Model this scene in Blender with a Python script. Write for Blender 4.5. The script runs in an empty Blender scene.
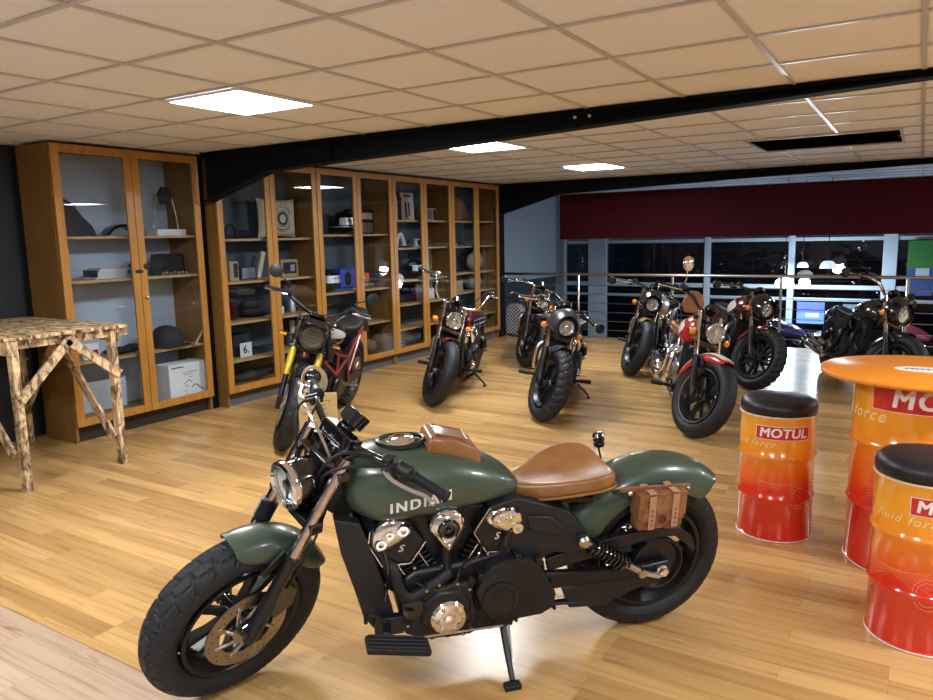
import bpy, math, random
from math import sin, cos, pi, radians, sqrt, atan2
from mathutils import Matrix, Vector
from mathutils.bvhtree import BVHTree

random.seed(7)
scene = bpy.context.scene
COL = scene.collection

# ---------------------------------------------------------------- camera
# The room's own axes: X along the far wall, Y along the cabinet wall, Z up.
cam_data = bpy.data.cameras.new('camera')
cam_data.sensor_fit = 'HORIZONTAL'
cam_data.sensor_width = 36.0
cam_data.lens = 731.33 / 933.0 * 36.0
cam_data.clip_start = 0.02
cam_data.clip_end = 200
camera = bpy.data.objects.new('camera', cam_data)
COL.objects.link(camera)
camera.matrix_world = Matrix((
    (0.8520, -0.0630, 0.5200, 0.0),
    (0.5235, 0.1410, -0.8400, 0.0),
    (-0.0200, 0.9880, 0.1530, 1.576),
    (0, 0, 0, 1)))
_r = camera.matrix_world.to_3x3()
_q = _r.to_quaternion(); _q.normalize()
camera.matrix_world = Matrix.Translation((0, 0, 1.576)) @ _q.to_matrix().to_4x4()
scene.camera = camera

# ---------------------------------------------------------------- world, exposure
world = bpy.data.worlds.new('night')
scene.world = world
world.use_nodes = True
world.node_tree.nodes['Background'].inputs[0].default_value = (0.020, 0.030, 0.050, 1)
world.node_tree.nodes['Background'].inputs[1].default_value = 1.6
scene.view_settings.view_transform = 'Standard'
scene.view_settings.look = 'None'
scene.view_settings.gamma = 1.0
scene.view_settings.use_curve_mapping = False
scene.view_settings.exposure = 0.77
try:
    scene.cycles.max_bounces = 8
    scene.cycles.transparent_max_bounces = 24
    scene.cycles.caustics_reflective = False
    scene.cycles.caustics_refractive = False
    scene.cycles.sample_clamp_indirect = 4.0
except Exception:
    pass

PANEL_POWER = 31.0          # watts of each ceiling panel's own light
PANEL_COLOR = (0.90, 0.95, 1.0)
CEIL = 2.36
# centres of the 600 mm ceiling panels (first three are in the picture)
PANELS = [(-3.34, 3.03), (-3.34, 5.75), (-3.34, 8.36),
          (-0.94, -0.27), (-3.34, 0.03), (1.46, 3.03), (2.66, 6.03), (1.46, 0.03), (2.66, 8.43)]

# ---------------------------------------------------------------- materials
MATS = {}
def mat(name, color=(0.5, 0.5, 0.5), rough=0.5, metal=0.0, coat=0.0, emit=None, es=0.0, spec=0.5, trans=0.0, alpha=1.0):
    if name in MATS: return MATS[name]
    m = bpy.data.materials.new(name); m.use_nodes = True
    b = m.node_tree.nodes['Principled BSDF']
    b.inputs['Base Color'].default_value = (*color, 1)
    b.inputs['Roughness'].default_value = rough
    b.inputs['Metallic'].default_value = metal
    b.inputs['Coat Weight'].default_value = coat
    b.inputs['Coat Roughness'].default_value = 0.05
    b.inputs['Specular IOR Level'].default_value = spec
    b.inputs['Transmission Weight'].default_value = trans
    b.inputs['Alpha'].default_value = alpha
    if emit:
        b.inputs['Emission Color'].default_value = (*emit, 1)
        b.inputs['Emission Strength'].default_value = es
    MATS[name] = m
    return m
def N(m, t, **kw):
    n = m.node_tree.nodes.new(t)
    for k, v in kw.items(): setattr(n, k, v)
    return n
def L(m, a, b): m.node_tree.links.new(a, b)
def bsdf(m): return m.node_tree.nodes['Principled BSDF']
def ramp(m, stops):
    r = N(m, 'ShaderNodeValToRGB')
    while len(r.color_ramp.elements) < len(stops): r.color_ramp.elements.new(0.5)
    for e, (p, c) in zip(r.color_ramp.elements, stops):
        e.position = p; e.color = (*c, 1)
    return r
def coords(m, scale=(1, 1, 1), rot=(0, 0, 0), which='Object'):
    tc = N(m, 'ShaderNodeTexCoord'); mp = N(m, 'ShaderNodeMapping')
    mp.inputs['Scale'].default_value = scale; mp.inputs['Rotation'].default_value = rot
    L(m, tc.outputs[which], mp.inputs['Vector'])
    return mp.outputs['Vector']
def mix(m, mode, fac, a, b):
    n = N(m, 'ShaderNodeMix', data_type='RGBA', blend_type=mode)
    if isinstance(fac, (int, float)): n.inputs[0].default_value = fac
    else: L(m, fac, n.inputs[0])
    for i, s in ((6, a), (7, b)):
        if isinstance(s, tuple): n.inputs[i].default_value = (*s, 1)
        else: L(m, s, n.inputs[i])
    return n.outputs[2]
def bump(m, h, strength=0.2, dist=0.002):
    n = N(m, 'ShaderNodeBump'); n.inputs['Strength'].default_value = strength; n.inputs['Distance'].default_value = dist
    L(m, h, n.inputs['Height']); L(m, n.outputs[0], bsdf(m).inputs['Normal'])
def wood(name, c1, c2, scale=(1.5, 1.5, 14), rough=0.4, rot=(0, 0, 0), coat=0.0, bumpy=0.1, spots=None):
    if name in MATS: return MATS[name]
    m = mat(name, c1, rough, coat=coat)
    v = coords(m, scale, rot)
    n = N(m, 'ShaderNodeTexNoise'); n.inputs['Scale'].default_value = 3; n.inputs['Detail'].default_value = 6; n.inputs['Roughness'].default_value = 0.6
    L(m, v, n.inputs['Vector'])
    r = ramp(m, [(0.3, c1), (0.7, c2)]); L(m, n.outputs['Fac'], r.inputs[0])
    out = r.outputs[0]
    if spots:
        v2 = coords(m, (3, 7, 3)); n2 = N(m, 'ShaderNodeTexNoise'); n2.inputs['Scale'].default_value = 3.0; n2.inputs['Detail'].default_value = 9; n2.inputs['Roughness'].default_value = 0.72; n2.inputs['Distortion'].default_value = 0.8
        L(m, v2, n2.inputs['Vector'])
        r2 = ramp(m, [(0.42, (0, 0, 0)), (0.58, (1, 1, 1))]); L(m, n2.outputs['Fac'], r2.inputs[0])
        out = mix(m, 'MIX', r2.outputs[0], out, spots)
    L(m, out, bsdf(m).inputs['Base Color'])
    if bumpy: bump(m, n.outputs['Fac'], bumpy)
    return m

def floor_mat(name, cols, bw, rh, off, rough):
    m = mat(name, cols[0], rough)
    v = coords(m)
    br = N(m, 'ShaderNodeTexBrick'); br.offset = 0.37; br.offset_frequency = 3; br.squash = 1
    br.inputs['Scale'].default_value = 1.0
    br.inputs['Brick Width'].default_value = bw; br.inputs['Row Height'].default_value = rh
    br.inputs['Mortar Size'].default_value = 0.0007; br.inputs['Mortar Smooth'].default_value = 0.1; br.inputs['Bias'].default_value = 0.0
    br.inputs['Color1'].default_value = (0, 0, 0, 1); br.inputs['Color2'].default_value = (1, 1, 1, 1); br.inputs['Mortar'].default_value = (0.5, 0.5, 0.5, 1)
    L(m, v, br.inputs['Vector'])
    base = ramp(m, [(0.0, cols[0]), (0.35, cols[1]), (0.7, cols[2]), (1.0, cols[3])])
    L(m, br.outputs['Color'], base.inputs[0])
    g = N(m, 'ShaderNodeTexNoise', noise_dimensions='4D'); g.inputs['Scale'].default_value = 1; g.inputs['Detail'].default_value = 8; g.inputs['Roughness'].default_value = 0.62; g.inputs['Distortion'].default_value = 0.6
    L(m, coords(m, (1.5, 34, 1)), g.inputs['Vector'])
    bw_ = N(m, 'ShaderNodeMath', operation='MULTIPLY'); bw_.inputs[1].default_value = 37.0
    L(m, br.outputs['Color'], bw_.inputs[0]); L(m, bw_.outputs[0], g.inputs['W'])
    gr = ramp(m, [(0.30, (0.60, 0.48, 0.37)), (0.5, (1.0, 1.0, 1.0)), (0.72, (1.14, 1.12, 1.06))]); L(m, g.outputs['Fac'], gr.inputs[0])
    c = mix(m, 'MULTIPLY', 0.75, base.outputs[0], gr.outputs[0])
    k = N(m, 'ShaderNodeTexNoise'); k.inputs['Scale'].default_value = 1; k.inputs['Detail'].default_value = 2
    L(m, coords(m, (4, 14, 1)), k.inputs['Vector'])
    kr = ramp(m, [(0.68, (1, 1, 1)), (0.8, (0.62, 0.45, 0.3))]); L(m, k.outputs['Fac'], kr.inputs[0])
    c = mix(m, 'MULTIPLY', 0.8, c, kr.outputs[0])
    mo = ramp(m, [(0.0, (1, 1, 1)), (1.0, (0.5, 0.38, 0.25))]); L(m, br.outputs['Fac'], mo.inputs[0])
    c = mix(m, 'MULTIPLY', 0.7, c, mo.outputs[0])
    L(m, c, bsdf(m).inputs['Base Color'])
    bump(m, g.outputs['Fac'], 0.02, 0.001)
    return m

M_FLOOR = floor_mat('oak laminate', [(0.345, 0.198, 0.074), (0.46, 0.280, 0.108), (0.54, 0.335, 0.134), (0.385, 0.222, 0.083)], 0.92, 0.096, 0.37, 0.27)
M_FLOOR2 = floor_mat('pale laminate', [(0.38, 0.27, 0.19), (0.45, 0.33, 0.235), (0.48, 0.355, 0.26), (0.41, 0.295, 0.21)], 0.9, 0.14, 0.37, 0.25)
M_NAVY = mat('dark navy wall paint', (0.012, 0.015, 0.024), 0.6)
M_GREYBLUE = mat('grey blue wall paint', (0.30, 0.36, 0.43), 0.6)
M_WALL = mat('white wall paint', (0.74, 0.76, 0.80), 0.7)
M_CEIL = mat('ceiling tile', (0.80, 0.85, 0.98), 0.85)
_n = N(M_CEIL, 'ShaderNodeTexNoise'); _n.inputs['Scale'].default_value = 180; L(M_CEIL, coords(M_CEIL), _n.inputs['Vector']); bump(M_CEIL, _n.outputs['Fac'], 0.15, 0.001)
M_TBAR = mat('ceiling grid metal', (0.56, 0.56, 0.58), 0.3, spec=0.6)
M_BEAM = mat('beam black paint', (0.003, 0.004, 0.007), 0.7, spec=0.12)
M_BURG = mat('burgundy board', (0.050, 0.003, 0.010), 0.7, spec=0.12)
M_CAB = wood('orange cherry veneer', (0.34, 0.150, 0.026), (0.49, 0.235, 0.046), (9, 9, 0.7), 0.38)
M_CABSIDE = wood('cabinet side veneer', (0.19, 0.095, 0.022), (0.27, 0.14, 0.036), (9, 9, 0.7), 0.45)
M_SHELF = wood('shelf wood', (0.40, 0.24, 0.10), (0.50, 0.32, 0.15), (2, 2, 2), 0.5)
M_BURNT = wood('scorched pine', (0.62, 0.43, 0.22), (0.80, 0.62, 0.38), (3, 3, 3), 0.7, spots=(0.11, 0.06, 0.035))
M_BLACK = mat('black paint satin', (0.006, 0.0065, 0.009), 0.35, spec=0.4)
M_MATTE = mat('black matte', (0.009, 0.010, 0.013), 0.5, spec=0.4)
M_ENG = mat('black engine paint', (0.006, 0.0065, 0.009), 0.38, spec=0.4)
M_GLOSSBLK = mat('gloss black', (0.006, 0.006, 0.007), 0.12, coat=0.6)
M_PLASTIC = mat('black plastic', (0.009, 0.010, 0.013), 0.45, spec=0.4)
M_RUBBER = mat('tyre rubber', (0.010, 0.0115, 0.015), 0.6, spec=0.35)
M_GRIPR = mat('grip rubber', (0.008, 0.009, 0.011), 0.65, spec=0.3)
M_CHROME = mat('chrome', (0.82, 0.82, 0.82), 0.07, 1.0)
M_STEEL = mat('brushed steel', (0.50, 0.49, 0.48), 0.28, 1.0)
M_ALU = mat('bare aluminium edge', (0.75, 0.75, 0.75), 0.25, 1.0)
M_STANCH = mat('dark chrome fork tube', (0.50, 0.42, 0.40), 0.13, 1.0)
M_DISC = mat('brake disc steel', (0.42, 0.37, 0.33), 0.32, 1.0)
M_GREEN = mat('army green satin paint', (0.040, 0.064, 0.045), 0.32, coat=0.25)
M_WHITE = mat('white print', (0.8, 0.8, 0.8), 0.5)
M_LTHR = mat('tan leather', (0.33, 0.145, 0.042), 0.38, coat=0.1)
_n = N(M_LTHR, 'ShaderNodeTexNoise'); _n.inputs['Scale'].default_value = 9; _n.inputs['Detail'].default_value = 5
L(M_LTHR, coords(M_LTHR), _n.inputs['Vector'])
_rr = ramp(M_LTHR, [(0.3, (0.19, 0.078, 0.024)), (0.75, (0.31, 0.142, 0.048))]); L(M_LTHR, _n.outputs['Fac'], _rr.inputs[0]); L(M_LTHR, _rr.outputs[0], bsdf(M_LTHR).inputs['Base Color'])
M_BAGL = mat('worn brown leather', (0.22, 0.085, 0.035), 0.55)
_n = N(M_BAGL, 'ShaderNodeTexNoise'); _n.inputs['Scale'].default_value = 30; _n.inputs['Detail'].default_value = 6
L(M_BAGL, coords(M_BAGL), _n.inputs['Vector'])
_rr = ramp(M_BAGL, [(0.3, (0.13, 0.045, 0.018)), (0.75, (0.30, 0.13, 0.06))]); L(M_BAGL, _n.outputs['Fac'], _rr.inputs[0]); L(M_BAGL, _rr.outputs[0], bsdf(M_BAGL).inputs['Base Color']); bump(M_BAGL, _n.outputs['Fac'], 0.4)
M_STRAPL = mat('pale leather strap', (0.36, 0.20, 0.11), 0.6)
M_AMBER = mat('amber lens', (0.85, 0.28, 0.02), 0.2, coat=0.5)
M_REDLENS = mat('red lens', (0.35, 0.01, 0.01), 0.2, coat=0.5)
M_REFL = mat('headlight reflector', (0.85, 0.85, 0.83), 0.3, 0.35)
M_GOLD = mat('gold anodised fork', (0.62, 0.46, 0.06), 0.28, 0.55)
M_CARD = mat('kraft card', (0.46, 0.33, 0.16), 0.8)
M_PAPER = mat('white paper', (0.72, 0.74, 0.76), 0.7)
M_VINYL = mat('black vinyl', (0.009, 0.010, 0.014), 0.4, spec=0.4)
M_PANEL = mat('lit diffuser', (0.9, 0.9, 0.9), 0.5, emit=(1.0, 0.98, 0.95), es=14.0)
M_PANFRAME = mat('white panel frame', (0.8, 0.8, 0.8), 0.4)

def glass_mat(name, tint=(0.93, 0.95, 0.96), rough=0.0, ior=1.5):
    m = bpy.data.materials.new(name); m.use_nodes = True; nt = m.node_tree
    for n in list(nt.nodes):
        if n.type != 'OUTPUT_MATERIAL': nt.nodes.remove(n)
    out = nt.nodes['Material Output']
    t = nt.nodes.new('ShaderNodeBsdfTransparent'); t.inputs[0].default_value = (*tint, 1)
    g = nt.nodes.new('ShaderNodeBsdfGlossy'); g.inputs['Roughness'].default_value = rough
    f = nt.nodes.new('ShaderNodeFresnel'); f.inputs[0].default_value = ior
    mx = nt.nodes.new('ShaderNodeMixShader')
    # a pane's far side must not act as a mirror: only its front faces reflect
    ge = nt.nodes.new('ShaderNodeNewGeometry'); inv = nt.nodes.new('ShaderNodeMath'); inv.operation = 'SUBTRACT'; inv.inputs[0].default_value = 1.0
    mu = nt.nodes.new('ShaderNodeMath'); mu.operation = 'MULTIPLY'
    nt.links.new(ge.outputs['Backfacing'], inv.inputs[1]); nt.links.new(inv.outputs[0], mu.inputs[0]); nt.links.new(f.outputs[0], mu.inputs[1])
    nt.links.new(mu.outputs[0], mx.inputs[0]); nt.links.new(t.outputs[0], mx.inputs[1]); nt.links.new(g.outputs[0], mx.inputs[2])
    nt.links.new(mx.outputs[0], out.inputs[0])
    return m
M_GLASS = glass_mat('clear glass')
M_DGLASS = glass_mat('window glass', (0.55, 0.6, 0.65), 0.02)

# ---------------------------------------------------------------- mesh building
class MB:
    def __init__(s): s.v = []; s.f = []; s.mi = []
    def add(s, vs, fs, mi=0):
        o = len(s.v); s.v += [tuple(p) for p in vs]
        for f in fs: s.f.append(tuple(i + o for i in f)); s.mi.append(mi)
        return s
    def box(s, c, d, rot=None, mi=0):
        x, y, z = (k / 2 for k in d)
        vs = [Vector((a * x, b * y, e * z)) for a in (-1, 1) for b in (-1, 1) for e in (-1, 1)]
        if rot is not None: vs = [rot @ p for p in vs]
        vs = [p + Vector(c) for p in vs]
        return s.add(vs, [(0, 1, 3, 2), (4, 6, 7, 5), (0, 4, 5, 1), (2, 3, 7, 6), (0, 2, 6, 4), (1, 5, 7, 3)], mi)
    def box2(s, a, b, mi=0):
        return s.box([(p + q) / 2 for p, q in zip(a, b)], [abs(p - q) for p, q in zip(a, b)], None, mi)
    def rings(s, R, closed=False, caps=True, mi=0):
        n = len(R[0]); vs = [p for r in R for p in r]; fs = []
        m = len(R)
        for i in range(m if closed else m - 1):
            j = (i + 1) % m
            for k in range(n):
                l = (k + 1) % n
                fs.append((i * n + k, i * n + l, j * n + l, j * n + k))
        if caps and not closed:
            fs.append(tuple(range(n))[::-1]); fs.append(tuple((m - 1) * n + k for k in range(n)))
        return s.add(vs, fs, mi)
    def tube(s, path, r, n=10, closed=False, caps=True, mi=0, flat=1.0, up=None):
        P = [Vector(p) for p in path]; m = len(P)
        rr = r if isinstance(r, (list, tuple)) else [r] * m
        R = []; prev = None
        for i in range(m):
            if closed: t = P[(i + 1) % m] - P[i - 1]
            else: t = P[min(i + 1, m - 1)] - P[max(i - 1, 0)]
            t.normalize()
            if prev is None:
                a = Vector(up) if up else (Vector((0, 0, 1)) if abs(t.z) < 0.9 else Vector((1, 0, 0)))
                u = (a - t * a.dot(t)).normalized()
            else:
                u = (prev - t * prev.dot(t)).normalized()
            prev = u; w = t.cross(u)
            R.append([P[i] + (u * cos(2 * pi * k / n) * flat + w * sin(2 * pi * k / n)) * rr[i] for k in range(n)])
        return s.rings(R, closed, caps, mi)
    def lathe(s, prof, o=(0, 0, 0), axis=(0, 0, 1), n=24, closed=False, mi=0, a0=0, caps=True):
        ax = Vector(axis).normalized(); a = Vector((0, 0, 1)) if abs(ax.z) < 0.9 else Vector((1, 0, 0))
        u = (a - ax * a.dot(ax)).normalized(); w = ax.cross(u); o = Vector(o)
        R = []
        for r, h in prof:
            r = max(r, 1e-4)
            R.append([o + ax * h + (u * cos(2 * pi * k / n + a0) + w * sin(2 * pi * k / n + a0)) * r for k in range(n)])
        return s.rings(R, closed, caps, mi)
    def prism(s, pts, y0, y1, plane='xz', mi=0):
        def P(a, b, y):
            return (a, y, b) if plane == 'xz' else ((a, b, y) if plane == 'xy' else (y, a, b))
        n = len(pts); vs = [P(a, b, y0) for a, b in pts] + [P(a, b, y1) for a, b in pts]
        fs = [tuple(range(n)), tuple(range(2 * n - 1, n - 1, -1))]
        fs += [(i, n + i, n + (i + 1) % n, (i + 1) % n) for i in range(n)]
        return s.add(vs, fs, mi)
    def sphere(s, c, r, n=16, m=10, mi=0):
        if isinstance(r, (int, float)): r = (r, r, r)
        R = []
        for i in range(m + 1):
            a = pi * i / m
            R.append([(c[0] + r[0] * max(sin(a), 1e-3) * cos(2 * pi * k / n), c[1] + r[1] * max(sin(a), 1e-3) * sin(2 * pi * k / n), c[2] - r[2] * cos(a)) for k in range(n)])
        return s.rings(R, mi=mi)
    def xf(s, M):
        s.v = [tuple(M @ Vector(p)) for p in s.v]; return s
    def build(s, name, mats, parent=None, bevel=0, smooth=True, angle=35, sub=0, seg=2):
        me = bpy.data.meshes.new(name); me.from_pydata(s.v, [], s.f)
        if not isinstance(mats, (list, tuple)): mats = [mats]
        for m in mats: me.materials.append(m)
        for p, i in zip(me.polygons, s.mi): p.material_index = i; p.use_smooth = smooth
        me.update()
        import bmesh
        bm = bmesh.new(); bm.from_mesh(me); bmesh.ops.recalc_face_normals(bm, faces=bm.faces); bm.to_mesh(me); bm.free()
        if smooth: me.set_sharp_from_angle(angle=radians(angle))
        o = bpy.data.objects.new(name, me); COL.objects.link(o)
        if parent: o.parent = parent
        if bevel:
            b = o.modifiers.new('bevel', 'BEVEL'); b.width = bevel; b.segments = seg; b.limit_method = 'ANGLE'; b.angle_limit = radians(40)
        if sub:
            b = o.modifiers.new('sub', 'SUBSURF'); b.levels = sub; b.render_levels = sub
        return o
def tag(o, label=None, cat=None, group=None, kind=None):
    if label: o['label'] = label
    if cat: o['category'] = cat
    if group: o['group'] = group
    if kind: o['kind'] = kind
    return o
def empty(name, loc, rz=0.0, rx=0.0):
    o = bpy.data.objects.new(name, None); COL.objects.link(o); o.empty_display_size = 0.1
    o.location = loc; o.rotation_euler = (rx, 0, rz)
    return o
def struct(name, mb, m, bevel=0):
    return tag(mb.build(name, m, None, bevel), kind='structure')
def thing(name, mb, m, label, cat, loc=(0, 0, 0), rz=0, group=None, bevel=0, **kw):
    o = mb.build(name, m, None, bevel, **kw); o.location = loc; o.rotation_euler = (0, 0, rz)
    return tag(o, label, cat, group)
def text_verts(body, size, shear=0.0, bold=0.0, spacing=1.0, extrude=0.0, res=3, align='CENTER'):
    cu = bpy.data.curves.new('txt', 'FONT'); cu.body = body; cu.size = size; cu.shear = shear
    cu.space_character = spacing; cu.align_x = align; cu.align_y = 'CENTER'; cu.extrude = extrude; cu.resolution_u = res
    ob = bpy.data.objects.new('txt', cu); COL.objects.link(ob)
    dg = bpy.context.evaluated_depsgraph_get()
    me = bpy.data.meshes.new_from_object(ob.evaluated_get(dg))
    vs = [Vector(v.co) for v in me.vertices]; fs = [tuple(p.vertices) for p in me.polygons]
    bpy.data.objects.remove(ob); bpy.data.meshes.remove(me); bpy.data.curves.remove(cu)
    if bold:   # heavier strokes: the same outline laid down a hair to each side
        v0, f0 = list(vs), list(fs)
        for dx, dy in ((1, 0.6), (-1, 0.6), (1, -0.6), (-1, -0.6)):
            o = len(vs); vs += [p + Vector((dx * bold, dy * bold, 0)) for p in v0]; fs += [tuple(i + o for i in f) for f in f0]
    return vs, fs
def arcpts(cx, cz, r, a0, a1, n):
    return [(cx + r * cos(radians(a0 + (a1 - a0) * i / n)), cz + r * sin(radians(a0 + (a1 - a0) * i / n))) for i in range(n + 1)]
def catmull(P, k=6):
    P = [Vector(p) for p in P]; out = []
    for i in range(len(P) - 1):
        a = P[max(i - 1, 0)]; b = P[i]; c = P[i + 1]; d = P[min(i + 2, len(P) - 1)]
        for j in range(k):
            t = j / k
            out.append(0.5 * ((2 * b) + (c - a) * t + (2 * a - 5 * b + 4 * c - d) * t * t + (-a + 3 * b - 3 * c + d) * t ** 3))
    out.append(P[-1]); return out

# ================================================================= THE ROOM
XW = -6.2          # wall behind the cabinets
fl = MB().box2((XW, 1.49, -0.12), (5.5, 10.62, 0)); struct('floor', fl, M_FLOOR)
fl = MB().box2((XW, -4.5, -0.12), (5.5, 1.486, 0.0)); struct('floor', fl, M_FLOOR2)
fl = MB().box2((XW, 10.64, -0.75), (5.5, 13.6, -0.65)); struct('floor', fl, mat('lower floor tile', (0.12, 0.13, 0.15), 0.25))
MB_ = MB().box2((XW, 10.62, -0.95), (5.5, 10.66, -0.001)); struct('trim_1', MB_, M_MATTE)
struct('wall_left', MB().box2((XW - 0.15, -4.5, 0), (XW, 10.1, 2.6)), M_NAVY)
w = MB().box2((XW - 0.15, 10.1, 0.76), (XW, 13.6, 2.6), 0).box2((XW - 0.15, 10.1, -0.95), (XW, 13.6, 0.76), 1)
struct('wall_left', w, [M_GREYBLUE, mat('dark dado', (0.03, 0.042, 0.06), 0.6)])
struct('wall_back', MB().box2((XW, -4.65, 0), (5.5, -4.5, 2.6)), M_WALL)
struct('wall_right', MB().box2((5.5, -4.5, -0.95), (5.65, 13.6, 2.6)), M_WALL)
struct('ceiling', MB().box2((XW, -4.5, CEIL + 0.004), (5.5, 13.6, CEIL + 0.12)), M_CEIL)
g = MB()
x = -3.64 - 0.6 * 4
while x < 5.5:
    if -1.36 < x < -0.16:
        g.box((x, 1.205, CEIL - 0.001), (0.022, 11.41, 0.008)); g.box((x, 10.8, CEIL - 0.001), (0.022, 5.6, 0.008))
    else: g.box((x, 4.55, CEIL - 0.001), (0.022, 18.1, 0.008))
    x += 0.6
y = 2.10 - 0.6 * 11
while y < 13.6:
    if 6.9 < y < 8.0:
        g.box((-3.79, y, CEIL - 0.0008), (4.82, 0.022, 0.0076)); g.box((2.64, y, CEIL - 0.0008), (5.72, 0.022, 0.0076))
    else: g.box((-0.35, y, CEIL - 0.0008), (11.7, 0.022, 0.0076))
    y += 0.6
struct('trim_2', g, M_TBAR)

# the two portal beams: haunched near the cabinet wall, web plus flanges
def beam(name, y, prof, th=0.12):
    b = MB()
    pts = prof + [(prof[-1][0], CEIL), (prof[0][0], CEIL)]
    b.prism(pts, y - 0.012, y + 0.012)
    for (x0, z0), (x1, z1) in zip(prof[:-1], prof[1:]):
        b.prism([(x0, z0 - 0.006), (x1, z1 - 0.006), (x1, z1 + 0.008), (x0, z0 + 0.008)], y - th / 2, y + th / 2)
    b.box2((prof[0][0], y - th / 2, CEIL - 0.02), (prof[-1][0], y + th / 2, CEIL - 0.001))
    b.box((-4.0, y, CEIL - 0.09), (0.012, th, 0.17))
    return struct(name, b, M_BEAM)
beam('trim_3', 4.53, [(-5.515, 1.932), (-4.71, 2.155), (-4.3, 2.172), (-3.06, 2.208), (0, 2.325), (1.4, 2.355)])
struct('trim_8', MB().box2((XW, 4.525, 0), (-5.66, 4.60, 2.35)), M_BEAM)
bolts = MB()
for x in (-1.94, -1.84): bolts.lathe([(0.010, 0), (0.010, 0.01), (0.004, 0.014)], (x, 4.518, 2.318), (0, -1, 0), 10)
struct('trim_4', bolts, M_WHITE)
beam('trim_5', 10.12, [(XW, 1.8), (-5.6, 1.90), (-4.61, 2.17), (-2.13, 2.25), (0.05, 2.30), (2.0, 2.35)], 0.1)
struct('trim_6', MB().box2((XW, 9.97, 0), (-5.56, 10.18, 2.34)), M_BEAM)

# burgundy valance board in front of the window band
struct('trim_7', MB().box2((-4.93, 10.88, 1.5), (5.5, 10.96, 2.2)), M_BURG, 0.004)

# ceiling panels: frame, diffuser and their own light
for i, (x, y) in enumerate(PANELS):
    t = empty('ceiling_light', (x, y, CEIL))
    names = ['square lit ceiling panel nearest, above the first cabinet bay', 'square lit ceiling panel just past the first black beam',
             'square lit ceiling panel farthest down the room, before the second beam']
    if i < 3: tag(t, names[i], 'ceiling light')
    else: tag(t, ['lit ceiling panel behind the viewpoint, middle bay', 'lit ceiling panel behind the viewpoint, cabinet wall side', 'lit ceiling panel above and right of the orange table', 'lit ceiling panel beyond the right edge, past the first beam', 'lit ceiling panel behind the viewpoint, right hand side', 'lit ceiling panel beyond the right edge, nearest the handrail'][i - 3], 'ceiling light')
    fr = MB()
    for a in (-1, 1):
        fr.box((a * 0.288, 0, -0.006), (0.02, 0.596, 0.012)); fr.box((0, a * 0.288, -0.006), (0.556, 0.02, 0.012))
    fr.build('frame', M_PANFRAME, t)
    MB().box((0, 0, -0.003), (0.556, 0.556, 0.006)).build('diffuser', M_PANEL, t)
    ld = bpy.data.lights.new('panel_lamp', 'AREA'); ld.shape = 'SQUARE'; ld.size = 0.55; ld.energy = PANEL_POWER; ld.color = PANEL_COLOR
    lo = bpy.data.objects.new('panel_lamp', ld); COL.objects.link(lo); lo.parent = t; lo.location = (0, 0, -0.016)

# ceiling hatch: a flat black sheet paints the dark of the opening
v = MB().box2((-1.36, 6.93, CEIL - 0.002), (-0.20, 7.98, CEIL + 0.002), 0)
for a, b in (((-1.38, 6.91), (-1.36, 8.0)), ((-0.20, 6.91), (-0.18, 8.0)), ((-1.36, 6.91), (-0.20, 6.93)), ((-1.36, 7.98), (-0.20, 8.0))):
    v.box2((a[0], a[1], CEIL - 0.016), (b[0], b[1], CEIL + 0.002), 1)
thing('ceiling_vent', v, [mat('vent void', (0.002, 0.002, 0.003), 0.9, spec=0.0), M_TBAR], 'black rectangular ceiling vent opening between the two beams', 'vent')

# ----- far facade: frames, mullions, dark panes
M_FRAME = mat('window frame grey', (0.36, 0.44, 0.52), 0.4)
FY = 13.5
mull = [(-6.02, -5.97), (-5.49, -5.12), (-3.28, -3.18), (-1.89, -1.79), (-0.50, -0.30), (1.2, 1.3), (2.9, 3.1), (5.3, 5.5)]
for i in range(len(mull) - 1):
    a, b = mull[i][1], mull[i + 1][0]
    w = MB()
    w.box2((mull[i][0], FY - 0.06, -0.85), (mull[i][1], FY + 0.06, 2.4))
    for z, h in ((1.42, 0.06), (0.62, 0.08), (0.42, 0.05), (-0.82, 0.06)):
        w.box2((a, FY - 0.04, z - h / 2), (b, FY + 0.04, z + h / 2))
    f = tag(w.build('window_%d' % (i + 1), M_FRAME, None, 0.004), kind='structure')
    p = MB().box2((a, FY - 0.006, -0.8), (b, FY + 0.006, 1.4)); p.build('pane', M_DGLASS, f)
struct('wall_far', MB().box2((XW, FY + 0.08, 1.46), (5.5, FY + 0.2, 2.6)).box2((XW, FY - 0.02, -0.9), (-6.02, FY + 0.1, 2.4)), M_GREYBLUE)
struct('wall_far', MB().box2((-7.5, FY + 0.5, -1.2), (6.5, FY + 0.6, 0.45)), mat('outside hedge dark', (0.012, 0.02, 0.03), 0.8))
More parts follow.
